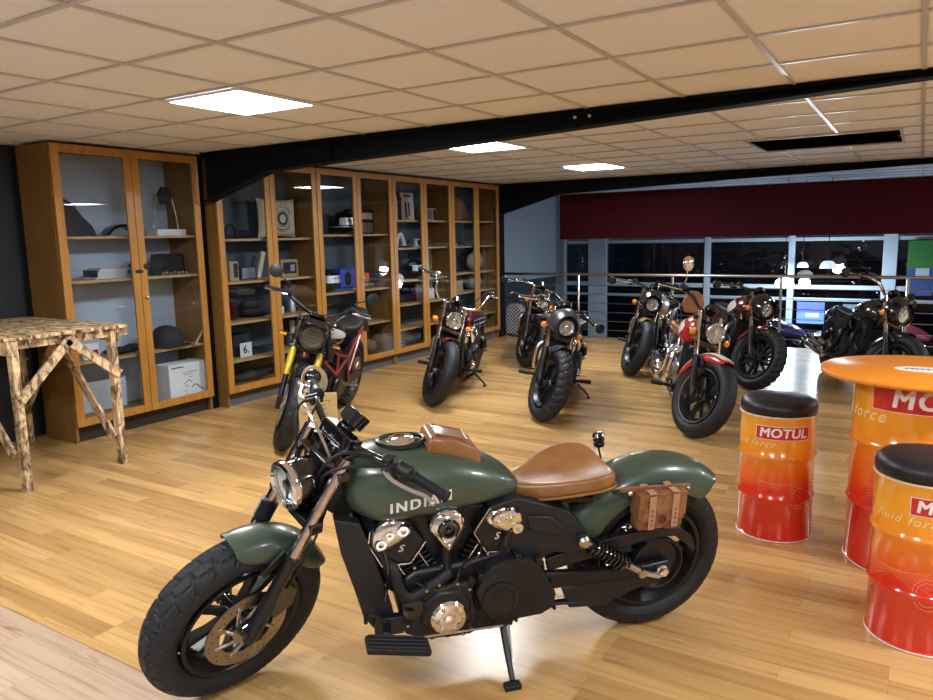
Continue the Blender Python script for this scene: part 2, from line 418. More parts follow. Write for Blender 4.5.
# outside: dark opposite building with posters
ext = MB().box2((-9, 17.5, -2), (9, 17.7, 5)); struct('wall_outside', ext, mat('night facade', (0.06, 0.065, 0.08), 0.8))
for x, z, wd, hh, c1, c2, lab in ((0.02, 0.95, 0.36, 0.85, (0.02, 0.12, 0.03), (0.02, 0.05, 0.16), 'green and blue poster at the right window edge'),
                              (-1.5, 0.2, 0.42, 0.36, (0.05, 0.09, 0.35), (0.1, 0.2, 0.5), 'blue lit poster below the window transom'),
                              (-0.85, 0.15, 0.34, 0.42, (0.08, 0.12, 0.16), (0.2, 0.25, 0.3), 'grey blue poster behind the black motorcycle')):
    p = MB().box((0, 0, hh / 4), (wd, 0.02, hh / 2), None, 0).box((0, 0, -hh / 4), (wd, 0.02, hh / 2), None, 1).box((0.03, -0.011, -hh * 0.1), (wd * 0.5, 0.004, hh * 0.2), None, 2)
    thing('poster', p, [mat('poster a%s' % lab[:5], c1, 0.5, emit=c1, es=0.12), mat('poster b%s' % lab[:5], c2, 0.5, emit=c2, es=0.15), mat('poster c', (0.4, 0.45, 0.5), 0.5)], lab, 'poster', (x, FY - 0.12, z))

# dark fir trees with tiny lights standing outside the panes
def fir(x, y, z, h, r, label, silver=False):
    t = empty('fir_tree', (x, y, z)); tag(t, label, 'tree')
    rng = random.Random(int(x * 100)); m = MB()
    for k in range(1100):
        q = rng.random() ** 0.7; hh = 0.12 * h + (1 - q) * 0.88 * h; rr = r * q * (0.55 + 0.45 * rng.random()); a = rng.random() * 6.283
        p = Vector((rr * cos(a), rr * sin(a), hh)); s = 0.03 + 0.04 * rng.random(); b = a + rng.uniform(-0.6, 0.6)
        d = Vector((cos(b), sin(b), -0.35)) * s; w_ = Vector((-sin(b), cos(b), 0)) * s * 0.35
        m.add([p - w_, p + w_, p + d + w_ * 0.3, p + d - w_ * 0.3], [(0, 1, 2, 3)])
    m.build('foliage', mat('silver tree reflection' if silver else 'fir dark', (0.35, 0.38, 0.42) if silver else (0.06, 0.09, 0.09), 0.7), t)
    MB().tube([(0, 0, 0), (0, 0, h * 0.95)], [0.04, 0.01], 8).build('trunk', mat('bark', (0.05, 0.03, 0.02), 0.9), t)
    l = MB()
    for k in range(14):
        q = rng.random(); hh = 0.15 * h + (1 - q) * 0.8 * h; a = rng.random() * 6.283
        l.sphere((r * q * 0.9 * cos(a), r * q * 0.9 * sin(a), hh), 0.013, 6, 4)
    tag(l.build('fairy_light', mat('fairy glow', (1, 1, 1), 0.5, emit=(0.9, 0.95, 1.0), es=2.0), t), kind='stuff')
fir(-2.05, 15.1, -0.598, 2.3, 0.52, 'dark fir tree with tiny lights outside, left of the wide window post')
fir(-0.90, 15.1, -0.598, 2.3, 0.52, 'dark fir tree with tiny lights outside, nearest the wide window post')
fir(-6.13, 14.6, -0.598, 1.9, 0.32, 'small silver tree shape standing in for a reflection in the first narrow window', True)  # added shape in place of a tree-like reflection in the pane
struct('floor', MB().box2((-9, 14.15, -0.75), (9, 17.5, -0.6)), mat('outside paving', (0.05, 0.055, 0.06), 0.6))
struct('wall_outside', MB().box2((-2.2, 16.6, -1), (-1.0, 16.8, 3.2)), mat('maroon door', (0.12, 0.015, 0.02), 0.7))

# pendant lamps hanging over the lower hall
def pendant(x, y, z, r, es, lab, glow=0):
    t = empty('pendant_lamp', (x, y, z)); tag(t, lab, 'lamp')
    MB().lathe([(0.03, r * 0.95), (r * 0.55, r * 0.9), (r * 0.85, r * 0.6), (r, 0.0), (r * 0.97, 0.0), (r * 0.8, r * 0.55), (r * 0.5, r * 0.82), (0.02, r * 0.88)], n=28).build('shade', mat('lamp shade %d' % es, (0.75, 0.85, 0.95), 0.4, emit=(0.75, 0.9, 1.0), es=es), t)
    MB().tube([(0, 0, r * 0.9), (0, 0, CEIL - z)], 0.006, 8).build('cord', M_BLACK, t)
    MB().sphere((0, 0, r * 0.45), r * 0.28, 12, 8).build('bulb', mat('lamp bulb', (1, 1, 1), 0.5, emit=(0.85, 0.95, 1.0), es=2), t)
    if not glow: return
    ld = bpy.data.lights.new('pendant_glow', 'POINT'); ld.energy = glow; ld.color = (0.75, 0.88, 1.0); ld.shadow_soft_size = 0.1
    lo = bpy.data.objects.new('pendant_glow', ld); COL.objects.link(lo); lo.parent = t; lo.location = (0, 0, -0.08)
pendant(-1.77, 12.3, 0.70, 0.15, 5.0, 'bright white pendant lamp glowing just below the handrail', 55)
pendant(-1.20, 12.6, 0.98, 0.12, 0.45, 'pale bell shaped pendant lamp seen above the handrail', 40)
pendant(-1.62, 13.1, 0.97, 0.09, 0.12, 'dim glass pendant lamp beside the window mullion')

# ----- railing at the mezzanine edge
r = empty('railing', (0, 10.5, 0)); tag(r, 'steel handrail with thin horizontal cables along the mezzanine edge', 'railing')
MB().tube([(-6.15, 0, 0.97), (5.4, 0, 0.97)], 0.021, 12).build('top_rail', M_STEEL, r)
for x in (-5.9, -4.45, -3.0, -1.55, -0.1, 1.35, 2.8, 4.25):
    MB().tube([(x, 0, 0), (x, 0, 0.96)], 0.018, 10).box((x, 0, 0.004), (0.09, 0.09, 0.008)).build('post', M_STEEL, r)
for k in range(6):
    MB().tube([(-6.15, 0, 0.13 + 0.135 * k), (5.4, 0, 0.13 + 0.135 * k)], 0.005, 6).build('cable', M_STEEL, r)

# ================================================================= CABINETS
def cabinet(y0, y1, xf, depth, z_top, shelves, back, label, plinth=0.13, ztops=None, tiles=False):
    t = empty('display_cabinet', (xf - depth, y0, 0)); tag(t, label, 'cabinet', 'glass fronted display cabinets')
    W = y1 - y0; D = depth; th = 0.022
    c = MB()
    for yy in (th / 2, W - th / 2): c.box((D / 2 - 0.012, yy, z_top / 2), (D - 0.024, th, z_top))
    c.box((D / 2 - 0.012, W / 2, z_top - th / 2), (D - 0.024, W - 2 * th, th)); c.box((D / 2 - 0.012, W / 2, plinth + th / 2), (D - 0.024, W - 2 * th, th))
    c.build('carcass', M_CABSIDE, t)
    MB().box((0.006, W / 2, (z_top + plinth) / 2), (0.01, W - 2 * th, z_top - plinth - 2 * th)).build('back_panel', back, t)
    MB().box((D - 0.07, W / 2, plinth / 2), (0.016, W - 2 * th, plinth - 0.002)).build('plinth', mat('plinth grey', (0.10, 0.10, 0.105), 0.5) if y0 > 4 else mat('plinth dark', (0.02, 0.014, 0.010), 0.5), t)
    if len(shelves) and isinstance(shelves[0], (list, tuple)):
        MB().box((D / 2 - 0.02, W / 2, (z_top + plinth) / 2), (D - 0.08, 0.02, z_top - plinth - 2 * th - 0.002)).build('divider', M_CABSIDE, t)
        cols = [(th, W / 2 - 0.01, shelves[0]), (W / 2 + 0.01, W - th, shelves[1])]
    else: cols = [(th, W - th, shelves)]
    for a, b, zs in cols:
        for z in zs: MB().box(((D - 0.05) / 2, (a + b) / 2, z - 0.011), (D - 0.07, b - a - 0.002, 0.022)).build('shelf', M_SHELF, t)
    fw = 0.065
    for k in (0, 1):
        a = k * W / 2 + 0.003; b = (k + 1) * W / 2 - 0.003; z0 = plinth + 0.004; z1 = z_top - 0.003
        d = MB()
        d.box((D, a + fw / 2, (z0 + z1) / 2), (0.022, fw, z1 - z0)); d.box((D, b - fw / 2, (z0 + z1) / 2), (0.022, fw, z1 - z0))
        d.box((D, (a + b) / 2, z0 + fw / 2), (0.022, b - a - 2 * fw, fw)); d.box((D, (a + b) / 2, z1 - fw / 2), (0.022, b - a - 2 * fw, fw))
        do = d.build('door', M_CAB, t, 0.002)
        MB().box((D, (a + b) / 2, (z0 + z1) / 2), (0.005, b - a - 2 * fw + 0.002, z1 - z0 - 2 * fw + 0.002)).build('glass_pane', M_GLASS, do)
        if k == 1:
            MB().lathe([(0.006, 0), (0.006, 0.01), (0.012, 0.014), (0.012, 0.024), (0.004, 0.028)], (D + 0.011, a + fw / 2, 1.12), (1, 0, 0), 12).build('knob', M_STEEL, do)
    return t
M_BK1 = mat('pale blue grey back', (0.46, 0.56, 0.70), 0.6)
M_BK2 = mat('slate back', (0.055, 0.075, 0.10), 0.6)
C1X = -5.62; CRX = -5.53
cabinet(3.18, 4.515, C1X, 0.46, 2.342, [0.64, 1.29, 1.64], M_BK1, 'wide two door glass cabinet nearest the scorched workbench')
labs = ['two door glass cabinet holding the round emblem cushion, behind the gold forked motorcycle', 'two door glass cabinet with the blue box on its shelf, second of the long row',
        'two door glass cabinet with the white framed poster on its top shelf', 'last two door glass cabinet of the row, against the black post']
sh = [[0.43, 0.80, 1.19, 1.60], [0.57, 0.98, 1.63], [0.42, 0.73, 1.04, 1.45, 1.80], [0.42, 0.78, 1.06, 1.44, 1.80]]
W4 = (9.95 - 4.62) / 4
for i in range(4):
    cabinet(4.62 + W4 * i, 4.62 + W4 * (i + 1) - 0.004, CRX, 0.42, 2.335, sh[i], M_BK2, labs[i])

# ================================================================= MOTORCYCLES
WB = 1.576; RF = 0.325; RAKE = radians(29)
AXV = Vector((-sin(RAKE), 0, cos(RAKE))); PIV = Vector((WB + 0.12, 0, 0))
def steer_matrix(d, wb=WB, rake=RAKE, trail=0.12):
    ax = Vector((-sin(rake), 0, cos(rake))); p = Vector((wb + trail, 0, 0))
    return Matrix.Translation(p) @ Matrix.Rotation(d, 4, ax) @ Matrix.Translation(-p)

def tyre_mb(R, w, hs, c, style='block', NT=200, NP=26):
    m = MB(); rings = []
    Rc = R - hs / 2; a = w / 2
    pit = {'block': 0.078, 'knob': 0.075, 'road': 0.13}[style]
    cnt = round(2 * pi * R / pit)
    for i in range(NT):
        th = 2 * pi * i / NT; ring = []
        for j in range(NP + 1):
            ph = radians(-150 + 300 * j / NP); v = ph / radians(72)
            d = 0.0
            if abs(v) < 1.0:
                u = th / (2 * pi) * cnt
                if style == 'road':
                    s = (u + 0.9 * abs(v) + (0.5 if v > 0 else 0)) % 1.0
                    if s < 0.10 and 0.12 < abs(v) < 0.9: d = 0.004
                else:
                    tri = abs((u % 1.0) - 0.5) * 2
                    s = (u + 0.45 * abs(v) + (0.5 if v > 0 else 0)) % 1.0
                    gw = 0.11 if style == 'block' else 0.28
                    if s < gw: d = 0.0055 if style == 'block' else 0.010
                    z0 = 0.45 + 0.14 * (tri - 0.5)
                    if abs(abs(v) - z0) < (0.04 if style == 'block' else 0.06): d = max(d, 0.0055)
                    if abs(v - 0.12 * (tri - 0.5)) < 0.035: d = max(d, 0.005)
            rr = Rc + (hs / 2 - d) * cos(ph) ; yy = (a - d * abs(sin(ph))) * sin(ph)
            if abs(v) > 1.1:   # raised sidewall bands
                if 1.35 < abs(v) < 1.45: yy *= 1.02
            ring.append((c[0] + rr * cos(th), c[1] + yy, c[2] + rr * sin(th)))
        rings.append(ring)
    n = NP + 1; vs = [p for r in rings for p in r]; fs = []
    for i in range(NT):
        j = (i + 1) % NT
        for k in range(NP): fs.append((i * n + k, i * n + k + 1, j * n + k + 1, j * n + k))
    m.add(vs, fs); return m

def rim_mb(R, w, c, spokes='ten', twist=0.0):
    m = MB(); h = w / 2 * 0.86
    prof = [(R + 0.004, -h), (R + 0.006, -h + 0.008), (R - 0.012, -h + 0.014), (R - 0.026, -h * 0.4), (R - 0.026, h * 0.4), (R - 0.012, h - 0.014), (R + 0.006, h - 0.008), (R + 0.004, h),
            (R - 0.010, h - 0.002), (R - 0.024, h * 0.62), (R - 0.038, h * 0.3), (R - 0.038, -h * 0.3), (R - 0.024, -h * 0.62), (R - 0.010, -h + 0.002)]
    m.lathe([(a, b) for a, b in prof], c, (0, 1, 0), 64, closed=True, caps=False)
    m.lathe([(0.012, -0.062), (0.030, -0.062), (0.036, -0.05), (0.030, -0.03), (0.044, -0.015), (0.044, 0.015), (0.030, 0.03), (0.036, 0.05), (0.030, 0.062), (0.012, 0.062)], c, (0, 1, 0), 24)
    n = {'ten': 10, 'five': 5, 'many': 16}[spokes]
    for i in range(n):
        a = 2 * pi * i / n
        def sp(a0, a1, wd, th):
            p0 = (c[0] + 0.036 * cos(a0), 0, c[2] + 0.036 * sin(a0)); p1 = (c[0] + (R - 0.030) * cos(a1), 0, c[2] + (R - 0.030) * sin(a1))
            d = Vector(p1) - Vector(p0); ln = d.length; d.normalize(); pr = Vector((-d.z, 0, d.x))
            vs = []
            for t, ww, tt in ((0, wd * 1.25, th), (0.5, wd, th * 0.8), (1, wd * 1.5, th)):
                q = Vector(p0) + d * ln * t
                for s1, s2 in ((-1, -1), (1, -1), (1, 1), (-1, 1)): vs.append(q + pr * ww / 2 * s1 + Vector((0, c[1] + tt / 2 * s2, 0)))
            fs = [(0, 1, 2, 3)[::-1], (8, 9, 10, 11)]
            for b in (0, 4):
                for k in range(4): fs.append((b + k, b + (k + 1) % 4, b + 4 + (k + 1) % 4, b + 4 + k))
            m.add(vs, fs)
        if spokes == 'five':
            sp(a, a + 0.16, 0.02, 0.04); sp(a, a - 0.16, 0.02, 0.04)
        elif spokes == 'ten':
            sp(a, a + (0.10 if i % 2 else -0.10), 0.017, 0.04)
        else:
            sp(a, a + (0.13 if i % 2 else -0.13), 0.010, 0.03)
    return m
def disc_mb(c, y, R=0.149, r=0.098):
    m = MB()
    m.lathe([(r, -0.0025), (R, -0.0025), (R, 0.0025), (r, 0.0025)], (c[0], y, c[2]), (0, 1, 0), 48, closed=True, caps=False)
    return m
def disc_carrier_mb(c, y, r=0.1):
    m = MB()
    m.lathe([(0.028, -0.006), (0.052, -0.006), (0.052, 0.006), (0.028, 0.006)], (c[0], y, c[2]), (0, 1, 0), 24, closed=True, caps=False)
    for i in range(8):
        a = 2 * pi * i / 8
        m.tube([(c[0] + 0.045 * cos(a), y, c[2] + 0.045 * sin(a)), (c[0] + 0.08 * cos(a + 0.4), y, c[2] + 0.08 * sin(a + 0.4)), (c[0] + 0.108 * cos(a + 0.55), y, c[2] + 0.108 * sin(a + 0.55))], 0.007, 6)
        m.lathe([(0.007, -0.006), (0.007, 0.006)], (c[0] + 0.112 * cos(a + 0.55), y, c[2] + 0.112 * sin(a + 0.55)), (0, 1, 0), 8)
    for i in range(36):   # drilled look: dark studs
        pass
    return m
def wheel(root, c, R, w, rimR, hs, style, spokes, rim_mat, disc_y, S=None, NT=200, NP=26, lip=None, discR=0.149, bothdiscs=False):
    I = S or Matrix.Identity(4)
    r = rim_mb(rimR, w, c, spokes).xf(I).build('wheel', rim_mat, root, 0.0, angle=40)
    tyre_mb(R, w, hs, c, style, NT, NP).xf(I).build('tire', M_RUBBER, r, angle=28)
    if lip:
        m = MB()
        for s in (-1, 1):
            m.lathe([(rimR - 0.004, s * (w / 2 * 0.86 - 0.001)), (rimR + 0.007, s * (w / 2 * 0.86 + 0.001)), (rimR + 0.006, s * (w / 2 * 0.86 - 0.006)), (rimR - 0.006, s * (w / 2 * 0.86 - 0.008))], c, (0, 1, 0), 64, closed=True, caps=False)
        m.xf(I).build('rim_edge', lip, r)
    for s in ((1, -1) if bothdiscs else (1,)):
        bd = disc_mb(c, disc_y * s, discR, discR - 0.05).xf(I).build('brake_disc', M_DISC, r)
        if NT > 300:
            hm = MB()
            for k in range(40):
                an = 2 * pi * k / 40; rr_ = discR - (0.012, 0.025, 0.038)[k % 3]
                hm.lathe([(0.0032, -0.0031), (0.0032, 0.0031)], (c[0] + rr_ * cos(an), disc_y * s, c[2] + rr_ * sin(an)), (0, 1, 0), 8)
            tag(hm.xf(I).build('drilled_holes', M_BLACK, r), kind='stuff')
        disc_carrier_mb(c, disc_y * s).xf(I).build('disc_carrier', M_STEEL, r)
    # axle nut
    MB().lathe([(0.012, -0.085), (0.019, -0.085), (0.019, 0.085), (0.012, 0.085)], c, (0, 1, 0), 6).xf(I).build('axle', M_STEEL, r)
    return r

def fender_mb(c, prof, a0, a1, n=40, taper=0.2):
    """crown arc measured from straight up, positive = forward; prof: list of (y, radius)"""
    m = MB(); R = []
    for i in range(n + 1):
        t = i / n; a = radians(a0 + (a1 - a0) * t)
        e = min(t, 1 - t) / taper; k = 1.0 if e >= 1 else sqrt(max(0.0, 1 - (1 - e) ** 2))
        ring = []; top = max(p[1] for p in prof)
        P = prof + [(y * 0.965, r - 0.005) for y, r in prof[::-1]]
        for y, r in P:
            rr = top - (top - r) * (0.30 + 0.70 * k); yy = y * (0.72 + 0.28 * k)
            ring.append((c[0] + rr * sin(a), c[1] + yy, c[2] + rr * cos(a)))
        R.append(ring)
    m.rings(R); return m
def cprof(w, r, drop, n=8, e=2.6):
    out = []
    for i in range(2 * n + 1):
        s = -1 + i / n; a = s * pi / 2
        y = w * (abs(sin(a)) ** (2 / e)) * (1 if s > 0 else -1) if s else 0.0
        z = r - drop * (1 - abs(cos(a)) ** (2 / e))
        out.append((y, z))
    return out

def loft_mb(secs, n=36, e=2.4, waist=0.42):
    """secs: (x, ztop, zbot, halfwidth)"""
    m = MB(); R = []
    for x, zt, zb, hw in secs:
        zc = zb + (zt - zb) * waist; ring = []
        for k in range(n):
            a = 2 * pi * k / n; ca, sa = cos(a), sin(a)
            y = hw * (abs(ca) ** (2 / e)) * (1 if ca >= 0 else -1)
            h = (zt - zc) if sa >= 0 else (zc - zb)
            ee = 2.0 if sa >= 0 else 3.0
            z = zc + h * (abs(sa) ** (2 / ee)) * (1 if sa >= 0 else -1)
            ring.append((x, y, z))
        R.append(ring)
    m.rings(R); return m
def interp(secs, k=4):
    P = catmull([Vector(s).to_4d() if len(s) == 3 else Vector(s) for s in secs], k) if False else None
    out = []
    for i in range(len(secs) - 1):
        a = secs[max(i - 1, 0)]; b = secs[i]; c = secs[i + 1]; d = secs[min(i + 2, len(secs) - 1)]
        for j in range(k):
            t = j / k
            out.append(tuple(0.5 * ((2 * b[q]) + (c[q] - a[q]) * t + (2 * a[q] - 5 * b[q] + 4 * c[q] - d[q]) * t * t + (-a[q] + 3 * b[q] - 3 * c[q] + d[q]) * t ** 3) for q in range(4)))
    out.append(secs[-1]); return out
def bvh_of(mb): return BVHTree.FromPolygons([Vector(p) for p in mb.v], [tuple(f) for f in mb.f])
def project_text(body, size, origin, u, v, d, bvh, off=0.0015, **kw):
    """lay text on a surface: origin + x*u + y*v, cast along -d"""
    vs, fs = text_verts(body, size, **kw)
    u, v, d = Vector(u).normalized(), Vector(v).normalized(), Vector(d).normalized()
    import bmesh
    bm = bmesh.new(); bv = [bm.verts.new(p) for p in vs]
    for f in fs:
        try: bm.faces.new([bv[i] for i in f])
        except ValueError: pass
    bmesh.ops.triangulate(bm, faces=bm.faces[:])
    bmesh.ops.subdivide_edges(bm, edges=[e for e in bm.edges if e.calc_length() > size * 0.25], cuts=2, use_grid_fill=True)
    bmesh.ops.triangulate(bm, faces=bm.faces[:])
    bm.verts.ensure_lookup_table(); bm.verts.index_update()
    out = []
    for p in bm.verts:
        q = Vector(origin) + u * p.co.x + v * p.co.y
        h = bvh.ray_cast(q + d * 0.5, -d)
        out.append((h[0] if h[0] else q) + d * off)
    fs = [tuple(x.index for x in f.verts) for f in bm.faces]; bm.free()
    m = MB(); m.add(out, fs); return m

def make_scout(name, label, loc, heading, o, group=None):
    """cruiser: root at rear contact point, x forward, y left"""
    steer = o.get('steer', 0.552); lean = o.get('lean', 0.134)
    hero = o.get('hero', False)
    root = empty(name, loc, heading, -lean); tag(root, label, 'motorcycle', group)
    S = steer_matrix(steer)
    paint = o['paint']; fpaint = o.get('fender_paint', paint); em = o.get('engine', M_ENG); tm = o.get('trim', M_CHROME)
    style = o.get('tyre', 'block'); NT = 420 if hero else 210; NP = 44 if hero else 26
    FA = (WB, 0, RF); RA = (0, 0, RF)
    fw = wheel(root, FA, RF, 0.132, 0.212, 0.117, style, o.get('spokes', 'ten'), o.get('rim', M_BLACK), 0.078, S, NT, NP, o.get('lip'))
    rw = wheel(root, RA, RF, 0.152, 0.212, 0.117, style, o.get('spokes', 'ten'), o.get('rim', M_BLACK), -0.085, None, NT, NP, o.get('lip'))
    MB().lathe([(0.088, 0.0), (0.105, 0), (0.108, 0.004), (0.108, 0.028), (0.10, 0.03), (0.09, 0.012)], (0, 0.088, RF), (0, 1, 0), 48).build('belt_pulley', M_BLACK, rw)
    # ---- fork legs
    def onfork(z, y, dx=0.0): return (WB - (z - RF) * math.tan(RAKE) + dx, y, z)
    for s in (-1, 1):
        y = 0.108 * s
        fl_ = MB().tube([onfork(0.93, y), onfork(0.56, y)], 0.0205, 16).xf(S).build('fork_leg', o.get('stanchion', M_STANCH), root)
        lo = MB().lathe([(0.022, 0.0), (0.027, 0.004), (0.027, 0.025), (0.024, 0.032), (0.0235, 0.16), (0.028, 0.18), (0.028, 0.27), (0.024, 0.33), (0.016, 0.345)],
                        onfork(0.60, y), (sin(RAKE), 0, -cos(RAKE)), 18)
        lo.box((WB - 0.005, y, RF), (0.055, 0.03, 0.06))
        lo.xf(S).build('fork_slider', M_BLACK, fl_)
        if s < 0 and hero:
            g_ = MB(); pr = []
            for k in range(9): pr += [(0.027, 0.008 * k), (0.033, 0.008 * k + 0.004)]
            g_.lathe(pr, onfork(0.665, y), (sin(RAKE), 0, -cos(RAKE)), 18).xf(S).build('fork_gaiter', M_PLASTIC, fl_)
    # brake caliper on the left slider
    MB().prism([(WB - 0.16, 0.36), (WB - 0.09, 0.335), (WB - 0.06, 0.40), (WB - 0.085, 0.46), (WB - 0.15, 0.47), (WB - 0.175, 0.42)], 0.064, 0.104).xf(S).build('brake_caliper', M_GLOSSBLK, root, 0.005)
    MB().tube(catmull([(WB - 0.13, 0.105, 0.46), (WB - 0.17, 0.125, 0.56), (WB - 0.23, 0.12, 0.66), (WB - 0.30, 0.09, 0.78), (1.22, 0.1, 0.90)], 5), 0.0045, 7).xf(S).build('brake_hose', M_PLASTIC, root)
    # triple clamps + headstock
    tc = MB()
    for z, hh in ((0.875, 0.035), (0.70, 0.04)):
        a = onfork(z, 0); 
        tc.prism([(a[0] + 0.012, -0.135), (a[0] + 0.012, 0.135), (a[0] - 0.03, 0.14), (a[0] - 0.095, 0.05), (a[0] - 0.095, -0.05), (a[0] - 0.03, -0.14)], z - hh / 2, z + hh / 2, 'xy')
    tc.tube([(1.20, 0, 0.90), (1.30, 0, 0.68)], 0.034, 16)
    tc.xf(S).build('triple_clamp', M_GLOSSBLK, root, 0.006)
    # ---- headlight
    hz = 0.81; hx = o.get('hx', 1.365); hr = 0.078
    if o.get('nacelle'):
        n_ = MB(); R = []
        for x, rr, dz in ((-0.14, 0.06, 0.03), (-0.10, 0.105, 0.025), (-0.04, 0.128, 0.015), (0.03, 0.122, 0.004), (0.075, 0.104, 0.0), (0.080, 0.094, 0), (0.05, 0.09, 0)):
            R.append([(hx + x, rr * cos(a) * 1.02, hz + dz + rr * sin(a) * (1.12 if sin(a) > 0 else 0.95)) for a in [2 * pi * k / 32 for k in range(32)]])
        n_.rings(R, caps=False).lathe([(0.001, 0), (0.058, 0.002)], (hx - 0.139, 0, hz + 0.03), (1, 0, 0), 20, caps=False).xf(S).build('headlight_cowl', o.get('cowl', M_GLOSSBLK), root)
        hr = 0.080; hxr = hx + 0.045
        hb = MB().lathe([(0.001, -0.062), (0.02, -0.06), (0.07, -0.03), (hr, 0.0), (hr, 0.02)], (hxr, 0, hz), (1, 0, 0), 32, caps=False).xf(S).build('headlight', M_GLOSSBLK, root)
    else:
        hxr = hx + 0.02
        hb = MB().lathe([(0.001, -0.146), (0.015, -0.145), (0.045, -0.135), (0.068, -0.10), (0.076, -0.05), (hr + 0.001, 0.0), (hr + 0.001, 0.012)], (hxr, 0, hz), (1, 0, 0), 36, caps=False).tube([(hxr - 0.05, 0, hz), (1.25, 0, 0.80)], 0.03, 10).xf(S).build('headlight', M_GLOSSBLK, root)
    MB().lathe([(hr - 0.014, 0.016), (hr - 0.004, 0.026), (hr + 0.006, 0.020), (hr + 0.008, 0.006), (hr + 0.002, -0.006), (hr - 0.006, 0.0), (hr - 0.012, 0.01)], (hxr, 0, hz), (1, 0, 0), 40, closed=True, caps=False).xf(S).build('headlight_rim', M_CHROME if not o.get('nacelle') else M_BLACK, hb)
    rf = MB().lathe([(0.012, -0.035), (0.03, -0.032), (0.050, -0.018), (hr - 0.010, 0.004)], (hxr, 0, hz), (1, 0, 0), 28, caps=False)
    for a in range(6):
        an = a * pi / 3; rf.box((hxr - 0.005, 0.042 * cos(an), hz + 0.042 * sin(an)), (0.012, 0.026, 0.004), Matrix.Rotation(an, 3, 'X'))
    rf.xf(S).build('reflector', M_REFL, hb)
    MB().lathe([(hr - 0.010, 0.012), (0.055, 0.022), (0.03, 0.028), (0.001, 0.030)], (hxr, 0, hz), (1, 0, 0), 32).xf(S).build('lens', M_GLASS, hb)
    MB().box((hxr + 0.004, 0, hz), (0.006, 0.012, 0.12)).lathe([(0.02, -0.01), (0.02, 0.012), (0.012, 0.016)], (hxr, 0, hz), (1, 0, 0), 16).xf(S).build('lamp_bar', M_GLOSSBLK if hero else M_CHROME, hb)
    # ---- handlebar
    kind = o.get('bars', 'drag')
    if kind == 'drag':
        half = [(1.205, 0.045, 0.935), (1.195, 0.11, 0.95), (1.165, 0.19, 0.948), (1.115, 0.27, 0.93), (1.05, 0.40, 0.89)]
    elif kind == 'mid':
        half = [(1.205, 0.05, 0.935), (1.215, 0.14, 0.97), (1.19, 0.22, 1.02), (1.10, 0.33, 1.03), (1.00, 0.43, 1.01)]
    else:
        half = [(1.205, 0.07, 0.93), (1.24, 0.17, 0.945), (1.25, 0.24, 1.01), (1.245, 0.27, 1.10), (1.20, 0.32, 1.145), (1.04, 0.42, 1.13)]
    gi = Vector(half[-2]); ge = Vector(half[-1]); gd = (ge - gi).normalized()
    pts = [Vector((p[0], -p[1], p[2])) for p in half[::-1]] + [Vector(p) for p in half]
    bar_m = o.get('bar_mat', M_GLOSSBLK)
    hb_ = MB().tube(catmull(pts, 6), 0.0127, 12).xf(S).build('handlebar', bar_m, root)
    ri = MB()
    for s in (-1, 1):
        ri.tube([(1.235, 0.05 * s, 0.88), (1.207, 0.05 * s, 0.935)], 0.017, 12); ri.box((1.207, 0.05 * s, 0.94), (0.04, 0.03, 0.036))
    ri.xf(S).build('riser', M_GLOSSBLK, hb_, 0.003)
    for s in (-1, 1):
        def mir(p): return Vector((p[0], p[1] * s, p[2]))
        a = mir(gi + gd * 0.02); b = mir(ge); dd = (b - a).normalized()
        gp = MB(); pr = [(0.0165, 0), (0.0195, 0.004)]
        ln = (b - a).length
        k = 0.008
        while k < ln - 0.012:
            pr += [(0.0165, k), (0.0165, k + 0.004), (0.0155, k + 0.005), (0.0155, k + 0.007)]; k += 0.008
        pr += [(0.021, ln - 0.008), (0.021, ln), (0.012, ln + 0.004)]
        gp.lathe(pr, a, dd, 16).xf(S).build('grip', o.get('grip', M_GRIPR), hb_)
        c0 = a - dd * 0.035
        sw = MB().lathe([(0.014, -0.028), (0.025, -0.024), (0.027, 0.02), (0.018, 0.028)], c0, dd, 14).box(tuple(c0 + Vector((0.01, 0, -0.016))), (0.05, 0.045, 0.035), Vector((1, 0, 0)).rotation_difference(Vector((dd.y, -dd.x, 0)) if False else Vector((1, 0, 0))).to_matrix())
        sw.xf(S).build('switch_housing', M_PLASTIC, hb_, 0.003)
        # perch + lever ahead of the grip
        pc = c0 - dd * 0.045
        fwd = Vector((0.92, 0.32 * s, -0.12)).normalized()
        lv = MB().tube([pc, pc + fwd * 0.05], [0.016, 0.012], 10)
        if s < 0 or True:
            if not (hero and s < 0): lv.box(tuple(pc + Vector((0.02, 0, 0.025))), (0.055, 0.05, 0.03) if s < 0 else (0.035, 0.03, 0.018), Matrix.Rotation(0.4 * s, 3, 'Z'))
        lv.xf(S).build('lever_perch', o.get('perch', M_PLASTIC), hb_, 0.003)
        q0 = pc + fwd * 0.045
        path = [q0, q0 + dd * 0.04 + fwd * 0.014, q0 + dd * 0.10 + fwd * 0.010, q0 + dd * 0.15 - fwd * 0.002, q0 + dd * 0.185 + fwd * 0.006]
        MB().tube(catmull(path, 4), [0.009] * 4 + [0.0075] * 12 + [0.009], 8, flat=0.7).sphere(tuple(path[-1]), 0.010, 10, 6).xf(S).build('lever', o.get('lever', M_ALU), hb_)
        MB().tube(catmull([pc, pc + Vector((0.05, -0.06 * s, 0.01)), Vector((1.25, 0.11 * s, 0.93)), Vector((1.27, 0.07 * s, 0.80)), Vector((1.16, 0.05 * s, 0.72))], 5), 0.0045, 7).xf(S).build('cable', M_PLASTIC, hb_)
        # mirror
        mk = o.get('mirror', 'round')
